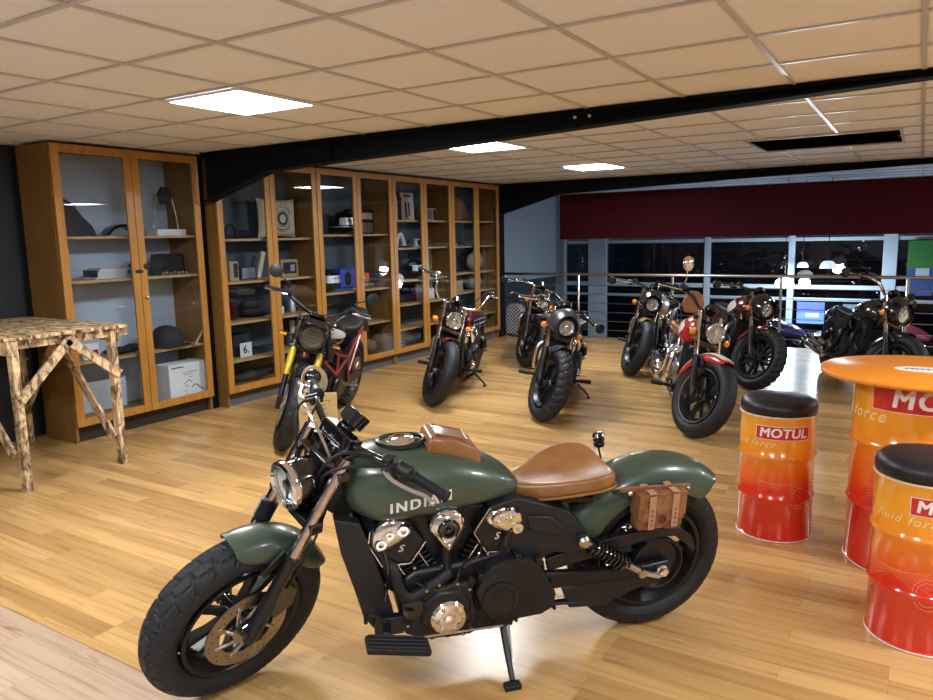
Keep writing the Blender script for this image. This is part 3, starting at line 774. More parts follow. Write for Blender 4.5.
        if mk == 'tall' and s < 0:
            mc = pc + Vector((0.05, -0.06, 0.17))
            MB().tube(catmull([pc, pc + Vector((0.03, -0.01, 0.08)), mc], 4), 0.005, 8).xf(S).build('mirror_stalk', M_CHROME, hb_)
            MB().lathe([(0.005, 0.022), (0.04, 0.018), (0.058, 0.004), (0.059, -0.004), (0.05, -0.006)], mc + Vector((0, 0, 0.03)), (1, 0.1, 0.2), 24).xf(S).build('mirror', M_CHROME, hb_)
        if mk == 'round':
            m0 = pc + Vector((-0.005, 0, 0.012)); m1 = m0 + Vector((0.01, 0.09 * s, -0.03)); 
            mc = mir(ge) + Vector((0.06, 0.05 * s, -0.015)) if kind != 'ape' else mir(ge) + Vector((0.06, 0.03 * s, -0.05))
            MB().tube([mir(ge), mir(ge) + Vector((0.03, 0.02 * s, -0.01)), mc], 0.005, 7).xf(S).build('mirror_stalk', M_BLACK, hb_)
            mm = MB().lathe([(0.012, 0.016), (0.035, 0.014), (0.046, 0.004), (0.047, -0.004), (0.042, -0.006)], mc, (1, 0.15 * s, 0.05), 24)
            mm.xf(S).build('mirror', M_BLACK, hb_)
    if hero:
        # round mirror, its tan standing in for the reflected ceiling, and chrome cap seen behind the right grip
        e = Vector((ge.x, -ge.y, ge.z))
        MB().sphere((1.045, -0.405, 0.892), (0.034, 0.030, 0.036), 20, 12).xf(S).build('bar_end', mat('black chrome', (0.10, 0.10, 0.11), 0.06, 1.0), hb_)
        MB().sphere((1.085, -0.36, 0.885), (0.028, 0.028, 0.03), 16, 10).xf(S).build('reservoir', M_CHROME, hb_)
        MB().lathe([(0.002, 0.005), (0.058, 0.005), (0.061, 0.0), (0.058, -0.006), (0.002, -0.008)], (1.01, -0.445, 0.845), (-0.10, 0.80, 0.59), 32).xf(S).build('mirror', mat('mirror tan reflection', (0.42, 0.31, 0.16), 0.45), hb_)
    # gauge
    gz = MB().lathe([(0.03, -0.035), (0.046, -0.03), (0.048, 0.0), (0.050, 0.016), (0.044, 0.02)], (1.135, 0.0, 0.99) if hero else (1.22, 0, 0.975), (-0.75, 0, 0.65), 24).xf(S).build('gauge', M_GLOSSBLK, root)
    MB().lathe([(0.001, 0.0205), (0.043, 0.0205), (0.043, 0.0195), (0.001, 0.0195)], (1.135, 0.0, 0.99) if hero else (1.22, 0, 0.975), (-0.75, 0, 0.65), 24).xf(S).build('dial', mat('gauge dial', (0.06, 0.06, 0.065), 0.3), gz)
    if hero:
        MB().box((1.20, 0.01, 0.945), (0.06, 0.16, 0.05), Matrix.Rotation(-0.5, 3, 'Y')).box((1.15, 0.0, 0.965), (0.08, 0.05, 0.03)).xf(S).build('riser_cover', M_GLOSSBLK, root, 0.006)
        vs, fs = text_verts('Indian', 0.045, shear=0.3, bold=0.0004)
        MB().add([(1.2345 + 0.0, 0.0 - -p.x * 1.0, 0.945 + p.y) for p in vs], fs).xf(S).build('script', M_WHITE, root)
        MB().tube(catmull([(1.21, -0.17, 0.95), (1.26, -0.12, 1.01), (1.28, -0.02, 1.0), (1.27, 0.05, 0.92), (1.24, 0.05, 0.82)], 6), 0.005, 8).xf(S).build('brake_hose', M_STEEL, root)
        # control cables looping ahead of the bars
        for dz, yy in ((0.02, 0.10), (-0.01, 0.13), (0.04, -0.12)):
            MB().tube(catmull([(1.15, yy * 1.8, 0.945), (1.27, yy * 1.2, 0.95 + dz), (1.31, yy * 0.6, 0.86), (1.25, yy * 0.4, 0.76), (1.15, yy * 0.5, 0.70)], 6), 0.0055, 8).xf(S).build('cable', M_PLASTIC, root)
    # indicators
    if o.get('signals', 'fork') == 'fork':
        for s in (-1, 1):
            c_ = onfork(0.765, 0.175 * s)
            sg = MB().tube([onfork(0.765, 0.12 * s), c_], 0.007, 8).lathe([(0.012, -0.035), (0.026, -0.02), (0.029, 0.004)], (c_[0] + 0.01, c_[1], c_[2]), (1, 0, 0), 18).xf(S).build('turn_signal', M_BLACK, root)
            MB().lathe([(0.028, 0.004), (0.026, 0.014), (0.014, 0.022), (0.001, 0.024)], (c_[0] + 0.01, c_[1], c_[2]), (1, 0, 0), 18).xf(S).build('amber_lens', M_AMBER, sg)
    # ---- fenders
    ff = fender_mb(FA, cprof(0.078, 0.348, 0.075), 4 if not o.get('long_fender') else 22, -72 if not o.get('long_fender') else -82, 40, 0.3).xf(S).build('fender', fpaint, root)
    if o.get('stripe'):
        fender_mb(FA, [(y, r + 0.0022) for y, r in cprof(0.078, 0.350, 0.075) if abs(y) < 0.06], 18, -78, 40, 0.3).xf(S).build('stripe', o['stripe'], ff)
    MB().box((WB - 0.09, 0.088, 0.58), (0.10, 0.012, 0.03), Matrix.Rotation(0.6, 3, 'Y')).box((WB - 0.09, -0.088, 0.58), (0.10, 0.012, 0.03), Matrix.Rotation(0.6, 3, 'Y')).xf(S).build('fender_bracket', M_BLACK, root, 0.003)
    rfm = fender_mb(RA, cprof(0.108, 0.415, 0.115, 10, 2.3), -39, 66, 60, 0.08)
    rfm.build('fender', fpaint, root)
    # tail lamp and plate stub
    MB().box((-0.285, 0, 0.60), (0.02, 0.07, 0.03), Matrix.Rotation(-0.7, 3, 'Y')).build('tail_light', M_REDLENS, root, 0.003) if not hero else None
    # ---- tank
    tank_secs = interp([(0.555, 0.700, 0.672, 0.045), (0.60, 0.752, 0.662, 0.085), (0.69, 0.812, 0.655, 0.122), (0.80, 0.857, 0.645, 0.146), (0.92, 0.884, 0.635, 0.158), (1.03, 0.894, 0.628, 0.156),
                        (1.10, 0.888, 0.634, 0.142), (1.155, 0.872, 0.662, 0.112), (1.185, 0.850, 0.70, 0.078), (1.198, 0.82, 0.75, 0.04)], 4)
    tmb = loft_mb(tank_secs, 48)
    tank = tmb.build('fuel_tank', paint, root, angle=60)
    bv = bvh_of(tmb)
    if o.get('tank_side'):
        for s in (-1, 1):
            m = MB(); R = []
            nx = 14
            for i in range(nx + 1):
                x = 0.66 + 0.42 * i / nx; row = []
                tt = i / nx; hgt = 0.075 * sin(pi * (0.12 + 0.80 * tt)) ; zc = 0.755 + 0.03 * tt
                for j in range(6):
                    z = zc - hgt + 2 * hgt * j / 5
                    h = bv.ray_cast(Vector((x, 0.5 * s, z)), Vector((0, -s, 0)))
                    row.append((h[0] + Vector((0, 0.0015 * s, 0))) if h[0] else Vector((x, 0.1 * s, z)))
                R.append(row)
            vs = [p for r in R for p in r]; fs = [(i * 6 + j, i * 6 + j + 1, (i + 1) * 6 + j + 1, (i + 1) * 6 + j) for i in range(nx) for j in range(5)]
            m.add(vs, fs); m.build('tank_panel', o['tank_side'], tank, angle=60)
    if o.get('letters', True):
        ld_ = Vector((-1, 0, -0.03))
        lt = project_text('INDIAN', 0.052, (0.945, 0.3, 0.728), (-1, 0, 0.13), (0, 0, 1), (0, 1, 0.0), bv, bold=0.0018, spacing=1.27)
        lt.build('lettering', M_WHITE, tank, smooth=False)
    cap = MB().lathe([(0.052, -0.012), (0.052, 0.006), (0.044, 0.010), (0.036, 0.008), (0.030, 0.013), (0.001, 0.016)], (0.985, 0, 0.890), (0.05, 0, 1), 30).build('fuel_cap', M_CHROME, tank)
    MB().tube([(0.985 + 0.06 * cos(a) * 1.35, 0.06 * sin(a), 0.892 + 0.003 * cos(2 * a)) for a in [2 * pi * k / 32 for k in range(32)]], 0.009, 8, closed=True).build('cap_ring', M_BLACK, cap)
    if o.get('tank_pad'):
        P = MB(); R = []
        for t, zt in ((0, 0), (0.04, 0.022), (0.1, 0.03), (0.5, 0.034), (0.9, 0.026), (0.96, 0.018), (1, 0)):
            x = 0.905 - 0.19 * t; zs = bv.ray_cast(Vector((x, 0, 1.2)), Vector((0, 0, -1)))[0].z; ring = []
            for k in range(28):
                a = 2 * pi * k / 28; y = 0.072 * (abs(cos(a)) ** 0.6) * (1 if cos(a) > 0 else -1)
                h = bv.ray_cast(Vector((x, y, 1.2)), Vector((0, 0, -1)))[0].z
                ring.append((x, y, (h - 0.004) if sin(a) < 0 else h + ((zs - h) + 0.004 + zt * 1.25) * min(1.0, abs(sin(a)) * 1.9) ** 0.6))
            R.append(ring)
        zt = lambda x: bv.ray_cast(Vector((x, 0, 1.2)), Vector((0, 0, -1)))[0].z
        sl = atan2(zt(0.865) - zt(0.765), 0.10); zw = (zt(0.865) + zt(0.765)) / 2 + 0.046
        pad = P.rings(R).build('tank_pad', M_LTHR, root, angle=70)
        MB().box((0.815, 0, zw), (0.105, 0.085, 0.005), Matrix.Rotation(-sl, 3, 'Y')).build('pad_window', mat('clear pad window', (0.22, 0.15, 0.10), 0.15, coat=0.6), pad, 0.002)
        MB().tube([(0.815 + 0.056 * a, 0.047 * b, zw + 0.002 + 0.056 * a * math.tan(sl)) for a, b in ((-1, -1), (1, -1), (1, 1), (-1, 1))], 0.004, 6, closed=True).build('piping', M_LTHR, pad)
    # ---- seat
    if o.get('seat', True) is not None:
        sm = o.get('seat_mat', M_VINYL)
        R = []; P = MB()
        outl = [(0.615, 0.014), (0.60, 0.048), (0.56, 0.070), (0.50, 0.100), (0.44, 0.138), (0.37, 0.168), (0.29, 0.173), (0.235, 0.155), (0.205, 0.11), (0.195, 0.038)]
        loop = outl + [(x, -y) for x, y in outl[::-1]]
        def zs(x, y):
            b = max(0.0, (0.36 - x) / 0.18); return 0.706 - 0.012 * max(0, (x - 0.4)) / 0.2 + 0.035 * min(1, b) ** 2 + 1.7 * y * y + 0.035 * max(0, (x - 0.52) / 0.1) ** 2
        cx = 0.36
        for k, dz in ((0.88, -0.080), (0.98, -0.064), (1.01, -0.040), (0.99, -0.014), (0.93, -0.004), (0.84, 0), (0.65, 0.0), (0.4, 0.0), (0.15, 0), (0.02, 0)):
            R.append([(cx + (x - cx) * k, y * k, zs(cx + (x - cx) * k, y * k) + dz) for x, y in loop])
        st = P.rings(R).build('seat', sm, root, angle=70, sub=1)
        P = MB(); P.tube([(cx + (x - cx) * 1.0, y * 1.0, zs(x, y) - 0.064) for x, y in loop], 0.005, 6, closed=True); P.build('piping', sm, st)
        MB().prism([(0.54, 0.63), (0.22, 0.59), (0.22, 0.61), (0.54, 0.66)], -0.07, 0.07).build('seat_pan', M_BLACK, root, 0.003)
    if o.get('backrest'):
        MB().tube([(0.30, 0.09, 0.6), (0.27, 0.09, 0.95), (0.27, -0.09, 0.95), (0.30, -0.09, 0.6)], 0.009, 8).build('sissy_bar', M_GLOSSBLK, root)
        MB().prism([(-0.07, 0.84), (0.07, 0.84), (0.10, 0.92), (0.075, 1.01), (0.03, 1.045), (-0.03, 1.045), (-0.075, 1.01), (-0.10, 0.92)], 0.275, 0.32, 'yz').build('backrest', o['backrest'], root, 0.012, seg=3)
    # ---- frame: cast front spar, side plates, swingarm
    fr = MB()
    for s in (-1, 1):
        a, b = sorted((0.085 * s, 0.135 * s))
        fr.prism([(1.235, 0.69), (1.15, 0.665), (1.10, 0.52), (1.045, 0.33), (1.03, 0.24), (1.10, 0.235), (1.145, 0.30), (1.175, 0.42), (1.215, 0.56)], a, b) if s > 0 else fr.prism([(1.20, 0.69), (1.15, 0.665), (1.10, 0.52), (1.05, 0.38), (1.10, 0.38), (1.15, 0.50)], a, b)
        fr.prism([(0.70, 0.665), (0.60, 0.69), (0.50, 0.655), (0.40, 0.615), (0.335, 0.535), (0.31, 0.46), (0.36, 0.43), (0.46, 0.455), (0.60, 0.44), (0.66, 0.42), (0.655, 0.50), (0.62, 0.60)], a, b)
        fr.prism([(0.56, 0.62), (0.47, 0.605), (0.41, 0.55), (0.44, 0.52), (0.50, 0.545), (0.55, 0.56)], min(0.135 * s, 0.145 * s), max(0.135 * s, 0.145 * s))
    fr.prism([(1.30, 0.72), (1.20, 0.64), (1.16, 0.66), (0.72, 0.64), (0.70, 0.68), (1.15, 0.76), (1.22, 0.86)], -0.045, 0.045)
    fr.build('frame', M_MATTE, root, 0.008)
    for s in (-1, 1):
        for x, z in ((0.633, 0.655), (0.595, 0.645)):
            MB().lathe([(0.011, 0), (0.011, 0.006), (0.005, 0.007), (0.005, 0.003)], (x, 0.135 * s, z), (0, s, 0), 6).build('bolt', M_BLACK, root)
    sa = MB()
    for s in (-1, 1):
        sa.prism([(0.56, 0.35), (0.48, 0.375), (0.30, 0.352), (0.06, 0.340), (-0.035, 0.350), (-0.05, 0.295), (0.06, 0.290), (0.30, 0.298), (0.47, 0.30), (0.55, 0.30)], min(0.11 * s, 0.14 * s), max(0.11 * s, 0.14 * s))
    sa.build('swingarm', M_BLACK, root, 0.008)
    # belt guard (upper) and lower guard on the left
    gu = [(0.47, 0.42), (0.33, 0.455), (0.18, 0.475), (0.02, 0.488), (-0.07, 0.478), (-0.135, 0.43), (-0.155, 0.375), (-0.14, 0.36), (-0.11, 0.40), (-0.06, 0.44), (0.01, 0.448), (0.15, 0.425), (0.30, 0.395), (0.46, 0.37)]
    MB().prism(gu, 0.098, 0.125).build('belt_guard', M_PLASTIC, root, 0.004)
    MB().prism([(0.40, 0.285), (0.37, 0.20), (0.22, 0.185), (0.16, 0.215), (0.10, 0.235), (0.02, 0.255), (-0.02, 0.29), (0.10, 0.290), (0.30, 0.297)], 0.10, 0.13).build('belt_guard', M_PLASTIC, root, 0.004)
    MB().tube([(0.62, 0.12, 0.24), (0.30, 0.115, 0.215)], 0.016, 8, flat=0.5).build('drive_belt', M_RUBBER, root)
    # shocks
    for s in (-1, 1):
        y = 0.165 * s
        a = Vector((0.345, y, 0.50)); b = Vector((0.10, y, 0.335)); d = (b - a).normalized()
        sh_ = MB().lathe([(0.018, -0.022), (0.024, -0.01), (0.024, 0.01), (0.016, 0.02)], a, (0, s, 0), 14).tube([a, b], 0.0135, 10).lathe([(0.017, -0.018), (0.017, 0.018)], b, (0, 1, 0), 14)
        so = sh_.build('shock_absorber', M_STEEL, root)
        coil = []; n_ = 8 * 14
        u = Vector((0, 1, 0)); w_ = d.cross(u)
        for k in range(n_ + 1):
            t = k / n_; an = 2 * pi * 9 * t
            coil.append(a + d * (0.035 + 0.175 * t) + (u * cos(an) + w_ * sin(an)) * 0.028)
        MB().tube(coil, 0.0055, 6).build('spring', M_GLOSSBLK, so)
        MB().tube([a + d * 0.03, a + d * 0.21], 0.016, 12).build('damper', M_BLACK, so)
        MB().tube([b, b + Vector((-0.03, 0, -0.012)), (0.02, 0.155 * s, 0.30), (-0.02, 0.15 * s, 0.315)], [0.014, 0.012, 0.012, 0.014], 10).build('shock_link', M_STEEL, so)
    MB().lathe([(0.024, 0.14), (0.024, 0.152), (0.016, 0.156), (0.016, 0.168), (0.006, 0.172)], (0, 0, RF - 0.01), (0, 1, 0), 16).build('axle_cap', M_CHROME, root)
    # ---- engine
    e = MB()
    e.prism([(1.02, 0.30), (1.00, 0.20), (0.93, 0.165), (0.62, 0.165), (0.50, 0.21), (0.46, 0.30), (0.48, 0.42), (0.62, 0.49), (0.78, 0.46), (0.96, 0.45), (1.04, 0.40)], -0.13, 0.13)
    e.prism([(0.93, 0.40), (0.99, 0.26), (0.93, 0.19), (0.78, 0.18), (0.74, 0.27), (0.77, 0.40)], 0.13, 0.165)
    e.prism([(1.13, 0.66), (1.12, 0.50), (1.04, 0.34), (0.60, 0.40), (0.60, 0.64), (0.75, 0.655)], -0.075, 0.075)
    eng = e.build('engine_case', em, root, 0.012)
    def cyl(cx, cz, ang, name='cylinder'):
        ax = Vector((sin(ang), 0, cos(ang))); b = Vector((cx, 0, cz)); c_ = MB()
        rot = Matrix.Rotation(ang, 3, 'Y')
        c_.box(tuple(b + ax * 0.09), (0.115, 0.17, 0.20), rot)
        for k in range(7): c_.box(tuple(b + ax * (0.03 + 0.021 * k)), (0.142, 0.205, 0.007), rot)
        c_.build('cylinder', em, root, 0.002)
        hd = MB(); hb2 = b + ax * 0.235
        hp = [(-0.085, -0.05), (-0.075, 0.065), (-0.035, 0.10), (0.05, 0.10), (0.08, 0.06), (0.085, -0.04), (0.0, -0.09)]
        def tr(p, q): v_ = rot @ Vector((p, 0, q)); return (hb2.x + v_.x, hb2.z + v_.z)
        hd.prism([tr(*p) for p in hp], -0.125, 0.125)
        h_ = hd.build('cylinder_head', em, root, 0.008)
        # silver edge line on the left face, chrome rocker boss, silver pushrod lines
        ed = MB(); loop_ = [tr(*p) for p in hp[3:] + hp[:1]]
        for (x0, z0), (x1, z1) in zip(loop_[:-1], loop_[1:]): ed.tube([(x0, 0.126, z0), (x1, 0.126, z1)], 0.0028, 6)
        for off in (-0.042, 0.042):
            p0 = tr(off, -0.075); p1 = tr(off, -0.20); ed.tube([(p0[0], 0.112, p0[1]), (p1[0], 0.108, p1[1])], 0.003, 6)
        ed.build('silver_edge', M_ALU, h_)
        cc = MB()
        for p, r_, t_ in (((-0.045, 0.045), 0.024, 0.030), ((0.042, 0.045), 0.022, 0.028), ((0.0, 0.06), 0.014, 0.030)):
            q = tr(*p); cc.lathe([(r_, 0), (r_, t_ * 0.6), (r_ * 0.8, t_), (r_ * 0.45, t_), (r_ * 0.4, t_ * 0.7), (0.001, t_ * 0.7)], (q[0], 0.122, q[1]), (0, 1, 0), 18)
        q = tr(0.0, 0.045); R = []
        dome = [(0.075 * (abs(cos(a)) ** 0.8) * (1 if cos(a) > 0 else -1), 0.050 * sin(a) - 0.012 * cos(2 * a)) for a in [2 * pi * k / 24 for k in range(24)]]
        for kk, yy in ((1.0, 0.118), (0.97, 0.130), (0.85, 0.139), (0.55, 0.144), (0.01, 0.145)):
            rg_ = []
            for p, w2 in dome:
                v2 = rot @ Vector((p * kk, 0, w2 * kk)); rg_.append((q[0] + v2.x, yy, q[1] + v2.z))
            R.append(rg_)
        cc.rings(R)
        cc.build('rocker_cover', tm, h_, angle=50)
        if hero:
            vs, fs = text_verts('S', 0.036, shear=0.35, bold=0.001); q = tr(0.0, -0.02)
            MB().add([(q[0] - p.x, 0.1265, q[1] + p.y) for p in vs], fs).build('script', M_WHITE, h_)
    cyl(0.905, 0.36, radians(30)); cyl(0.775, 0.36, radians(-30))
    # horn cover between the cylinders
    hp = [(0.855, 0.692), (0.822, 0.685), (0.798, 0.66), (0.79, 0.625), (0.806, 0.59), (0.828, 0.55), (0.852, 0.518), (0.876, 0.55), (0.902, 0.59), (0.922, 0.625), (0.912, 0.66), (0.888, 0.685)]
    ho = MB(); c0 = (0.855, 0.622)
    R = [[(c0[0] + (x - c0[0]) * k, y, c0[1] + (z - c0[1]) * k) for x, z in hp] for k, y in ((0.95, 0.10), (1.0, 0.145), (0.97, 0.158), (0.86, 0.17), (0.62, 0.178), (0.56, 0.172), (0.4, 0.170), (0.01, 0.168))]
    h_ = ho.rings(R).build('horn_cover', tm, root, angle=50)
    MB().lathe([(0.028, 0.0), (0.028, 0.014), (0.020, 0.016), (0.016, 0.004), (0.01, 0.004), (0.008, 0.012), (0.001, 0.013)], (0.855, 0.168, 0.622), (0, 1, 0), 20).build('horn_center', M_GLOSSBLK, h_)
    MB().tube([(0.855, 0.13, 0.54), (0.85, 0.13, 0.43)], 0.018, 10).build('horn_bracket', M_BLACK, h_)
    # primary / sprocket cover
    pc_ = [(0.735, 0.42), (0.755, 0.36), (0.735, 0.29), (0.69, 0.235), (0.60, 0.225), (0.50, 0.228), (0.455, 0.25), (0.445, 0.30), (0.47, 0.36), (0.52, 0.45), (0.60, 0.478), (0.68, 0.465)]
    pm = MB(); cc0 = (0.61, 0.34)
    R = [[(cc0[0] + (x - cc0[0]) * k, y, cc0[1] + (z - cc0[1]) * k) for x, z in pc_] for k, y in ((1, 0.12), (1, 0.168), (0.96, 0.178), (0.9, 0.180), (0.01, 0.180))]
    pr_ = pm.rings(R).build('sprocket_cover', em, root, angle=40)
    MB().lathe([(0.068, 0), (0.068, 0.008), (0.058, 0.012), (0.048, 0.008), (0.001, 0.008)], (0.665, 0.178, 0.325), (0, 1, 0), 32).build('cover_disc', em, pr_)
    for k in range(0, 12, 2):
        x, z = pc_[k]; bl = MB(); bl.lathe([(0.007, 0.16), (0.007, 0.182), (0.003, 0.184)], (cc0[0] + (x - cc0[0]) * 1.01, 0, cc0[1] + (z - cc0[1]) * 1.01), (0, 1, 0), 8); bl.build('bolt', M_BLACK, pr_)
    # stator cover with bright round cap
    MB().lathe([(0.10, 0.0), (0.10, 0.03), (0.085, 0.05), (0.06, 0.055)], (0.86, 0.13, 0.30), (0, 1, 0), 8, a0=0.3).build('stator_cover', em, root, 0.006)
    cp = MB().lathe([(0.066, 0.0), (0.066, 0.012), (0.058, 0.022), (0.040, 0.024), (0.036, 0.020), (0.024, 0.020), (0.020, 0.028), (0.001, 0.030)], (0.853, 0.175, 0.285), (0, 1, 0), 36).build('round_cover', tm if tm is not M_ENG else M_STEEL, root)
    for k in range(6):
        an = pi / 3 * k; MB().lathe([(0.006, 0), (0.006, 0.006), (0.002, 0.007)], (0.853 + 0.048 * cos(an), 0.197, 0.285 + 0.048 * sin(an)), (0, 1, 0), 8).build('bolt', M_STEEL, cp)
    if hero:
        # oil filter, small hoses, cover ribs and bright fasteners that show between the castings
        pr = []
        for k in range(6): pr += [(0.036, 0.006 * k), (0.039, 0.006 * k + 0.003)]
        MB().lathe([(0.001, -0.05), (0.036, -0.05)] + pr + [(0.03, 0.038), (0.001, 0.040)], (0.975, 0.135, 0.325), (0, 1, 0), 22).build('oil_filter', M_GLOSSBLK, root)
        for pts_ in ([(1.13, 0.10, 0.60), (1.08, 0.14, 0.57), (1.06, 0.15, 0.48), (1.07, 0.14, 0.36)], [(0.80, 0.13, 0.44), (0.83, 0.16, 0.40), (0.90, 0.165, 0.39), (0.97, 0.16, 0.43)],
                     [(0.72, 0.12, 0.53), (0.74, 0.15, 0.50), (0.78, 0.15, 0.47), (0.80, 0.14, 0.43)], [(0.62, 0.14, 0.58), (0.64, 0.15, 0.53), (0.63, 0.15, 0.50)]):
            MB().tube(catmull([Vector(p) for p in pts_], 6), 0.0065, 8).build('hose', M_GLOSSBLK, root)
        for x_, z_ in ((1.02, 0.42), (0.99, 0.24), (0.93, 0.395), (0.885, 0.41), (0.82, 0.405), (0.775, 0.375), (0.765, 0.21), (0.80, 0.195), (0.93, 0.20), (0.865, 0.465), (0.70, 0.485), (0.965, 0.47)):
            MB().lathe([(0.006, 0.0), (0.006, 0.007), (0.0025, 0.008)], (x_, 0.165 if 0.76 < x_ < 0.97 and z_ < 0.42 else 0.131, z_), (0, 1, 0), 6).build('bolt', M_STEEL, root)
        for x_, z_ in ((0.735, 0.42), (0.60, 0.478), (0.52, 0.45)):
            MB().box((x_, 0.155, z_), (0.022, 0.05, 0.026)).build('cover_lug', M_ENG, root, 0.004)
        MB().prism([(0.98, 0.20), (0.955, 0.165), (0.93, 0.18), (0.90, 0.15), (0.87, 0.168), (0.84, 0.148), (0.80, 0.166), (0.76, 0.15), (0.72, 0.168), (0.68, 0.155), (0.62, 0.17), (0.62, 0.20)], -0.05, 0.12).build('sump', M_ENG, root, 0.004)
        MB().prism([(0.745, 0.40), (0.76, 0.375), (0.755, 0.33), (0.775, 0.34), (0.785, 0.38), (0.77, 0.42)], 0.13, 0.16).build('cover_bracket', M_PLASTIC, root, 0.003)
    # coolant hoses
    MB().tube(catmull([(1.09, 0.08, 0.50), (1.04, 0.14, 0.48), (1.02, 0.15, 0.40), (0.98, 0.15, 0.365), (0.90, 0.15, 0.405), (0.84, 0.14, 0.44)], 6), 0.020, 12).build('coolant_hose', M_RUBBER, root)
    # radiator
    rd = MB().box((1.125, 0, 0.45), (0.035, 0.17, 0.36), Matrix.Rotation(radians(17), 3, 'Y')).build('radiator', M_MATTE, root, 0.004)
    m_ = MB()
    for k in range(17): m_.box((1.080 + 0.0062 * k, 0, 0.29 + 0.0205 * k), (0.045, 0.15, 0.004))
    m_.build('radiator_fin', M_BLACK, rd)
    # exhaust on the right
    ex = MB()
    for zz, x0 in ((0.60, 1.00), (0.58, 0.66)):
        ex.tube(catmull([(x0, -0.11, zz), (x0 + 0.06, -0.19, zz - 0.06), (x0 + 0.02, -0.21, 0.38), (x0 - 0.2, -0.21, 0.28), (0.40, -0.215, 0.25)], 6), 0.024, 12)
    ex.build('exhaust_pipe', o.get('exhaust', M_STEEL), root)
    for zz in (0.24, 0.33):
        MB().lathe([(0.03, 0), (0.045, 0.04), (0.045, 0.52), (0.038, 0.54), (0.032, 0.54), (0.030, 0.50)], (0.42, -0.225, zz), (-1, -0.04, 0.06), 20).build('muffler', o.get('muffler', M_GLOSSBLK), root)
    # foot controls
    for s in (1, -1):
        y0 = 0.13 * s
        fp = MB().tube([(1.06, y0, 0.27), (1.085, 0.235 * s, 0.29)], 0.014, 8).box((1.06, 0.15 * s, 0.27), (0.10, 0.03, 0.07))
        fo = fp.build('foot_peg', M_BLACK, root, 0.004)
        pg = MB()
        if hero:
            pg.prism([(1.155, 0.27), (1.165, 0.24), (1.13, 0.22), (0.975, 0.22), (0.955, 0.24), (0.96, 0.265)], 0.0, 0.004) if False else None
            rot = Matrix.Rotation(radians(-13), 3, 'Y')
            pg.box((1.055, 0.30 * s, 0.295), (0.215, 0.075, 0.022), rot)
            for k in range(4): pg.box((1.055, (0.272 + 0.019 * k) * s, 0.309), (0.195, 0.009, 0.012), rot)
        else:
            pg.tube([(1.085, 0.235 * s, 0.29), (1.085, 0.335 * s, 0.295)], 0.019, 10)
        pg.build('peg_rubber', M_GRIPR, fo, 0.006)
        lv = MB().tube(catmull([(1.05, 0.16 * s, 0.25), (1.09, 0.17 * s, 0.31), (1.14, 0.18 * s, 0.345), (1.15, 0.23 * s, 0.35)], 4), 0.007, 8)
        lv.build('foot_lever', M_MATTE, fo)
    MB().tube([(1.00, 0.20, 0.235), (0.655, 0.185, 0.215)], 0.004, 6).build('shift_rod', M_STEEL, root)
    # side stand: foot reaches the floor beside the leaning bike
    yk = 0.30; zk = yk * math.tan(lean)
    ks = MB().tube([(0.64, 0.13, 0.21), (0.645, 0.20, 0.15), (0.65, yk, zk + 0.03)], [0.014, 0.012, 0.010], 10).box((0.652, yk + 0.005, zk + 0.0145), (0.06, 0.03, 0.02), Matrix.Rotation(-lean, 3, 'X'))
    ks.box((0.64, 0.145, 0.215), (0.07, 0.03, 0.05))
    kk = ks.build('side_stand', M_MATTE, root, 0.003)
    MB().tube([(0.62, 0.15, 0.20), (0.635, 0.235, 0.11)], 0.006, 6).build('spring', M_STEEL, kk)
    return root, S

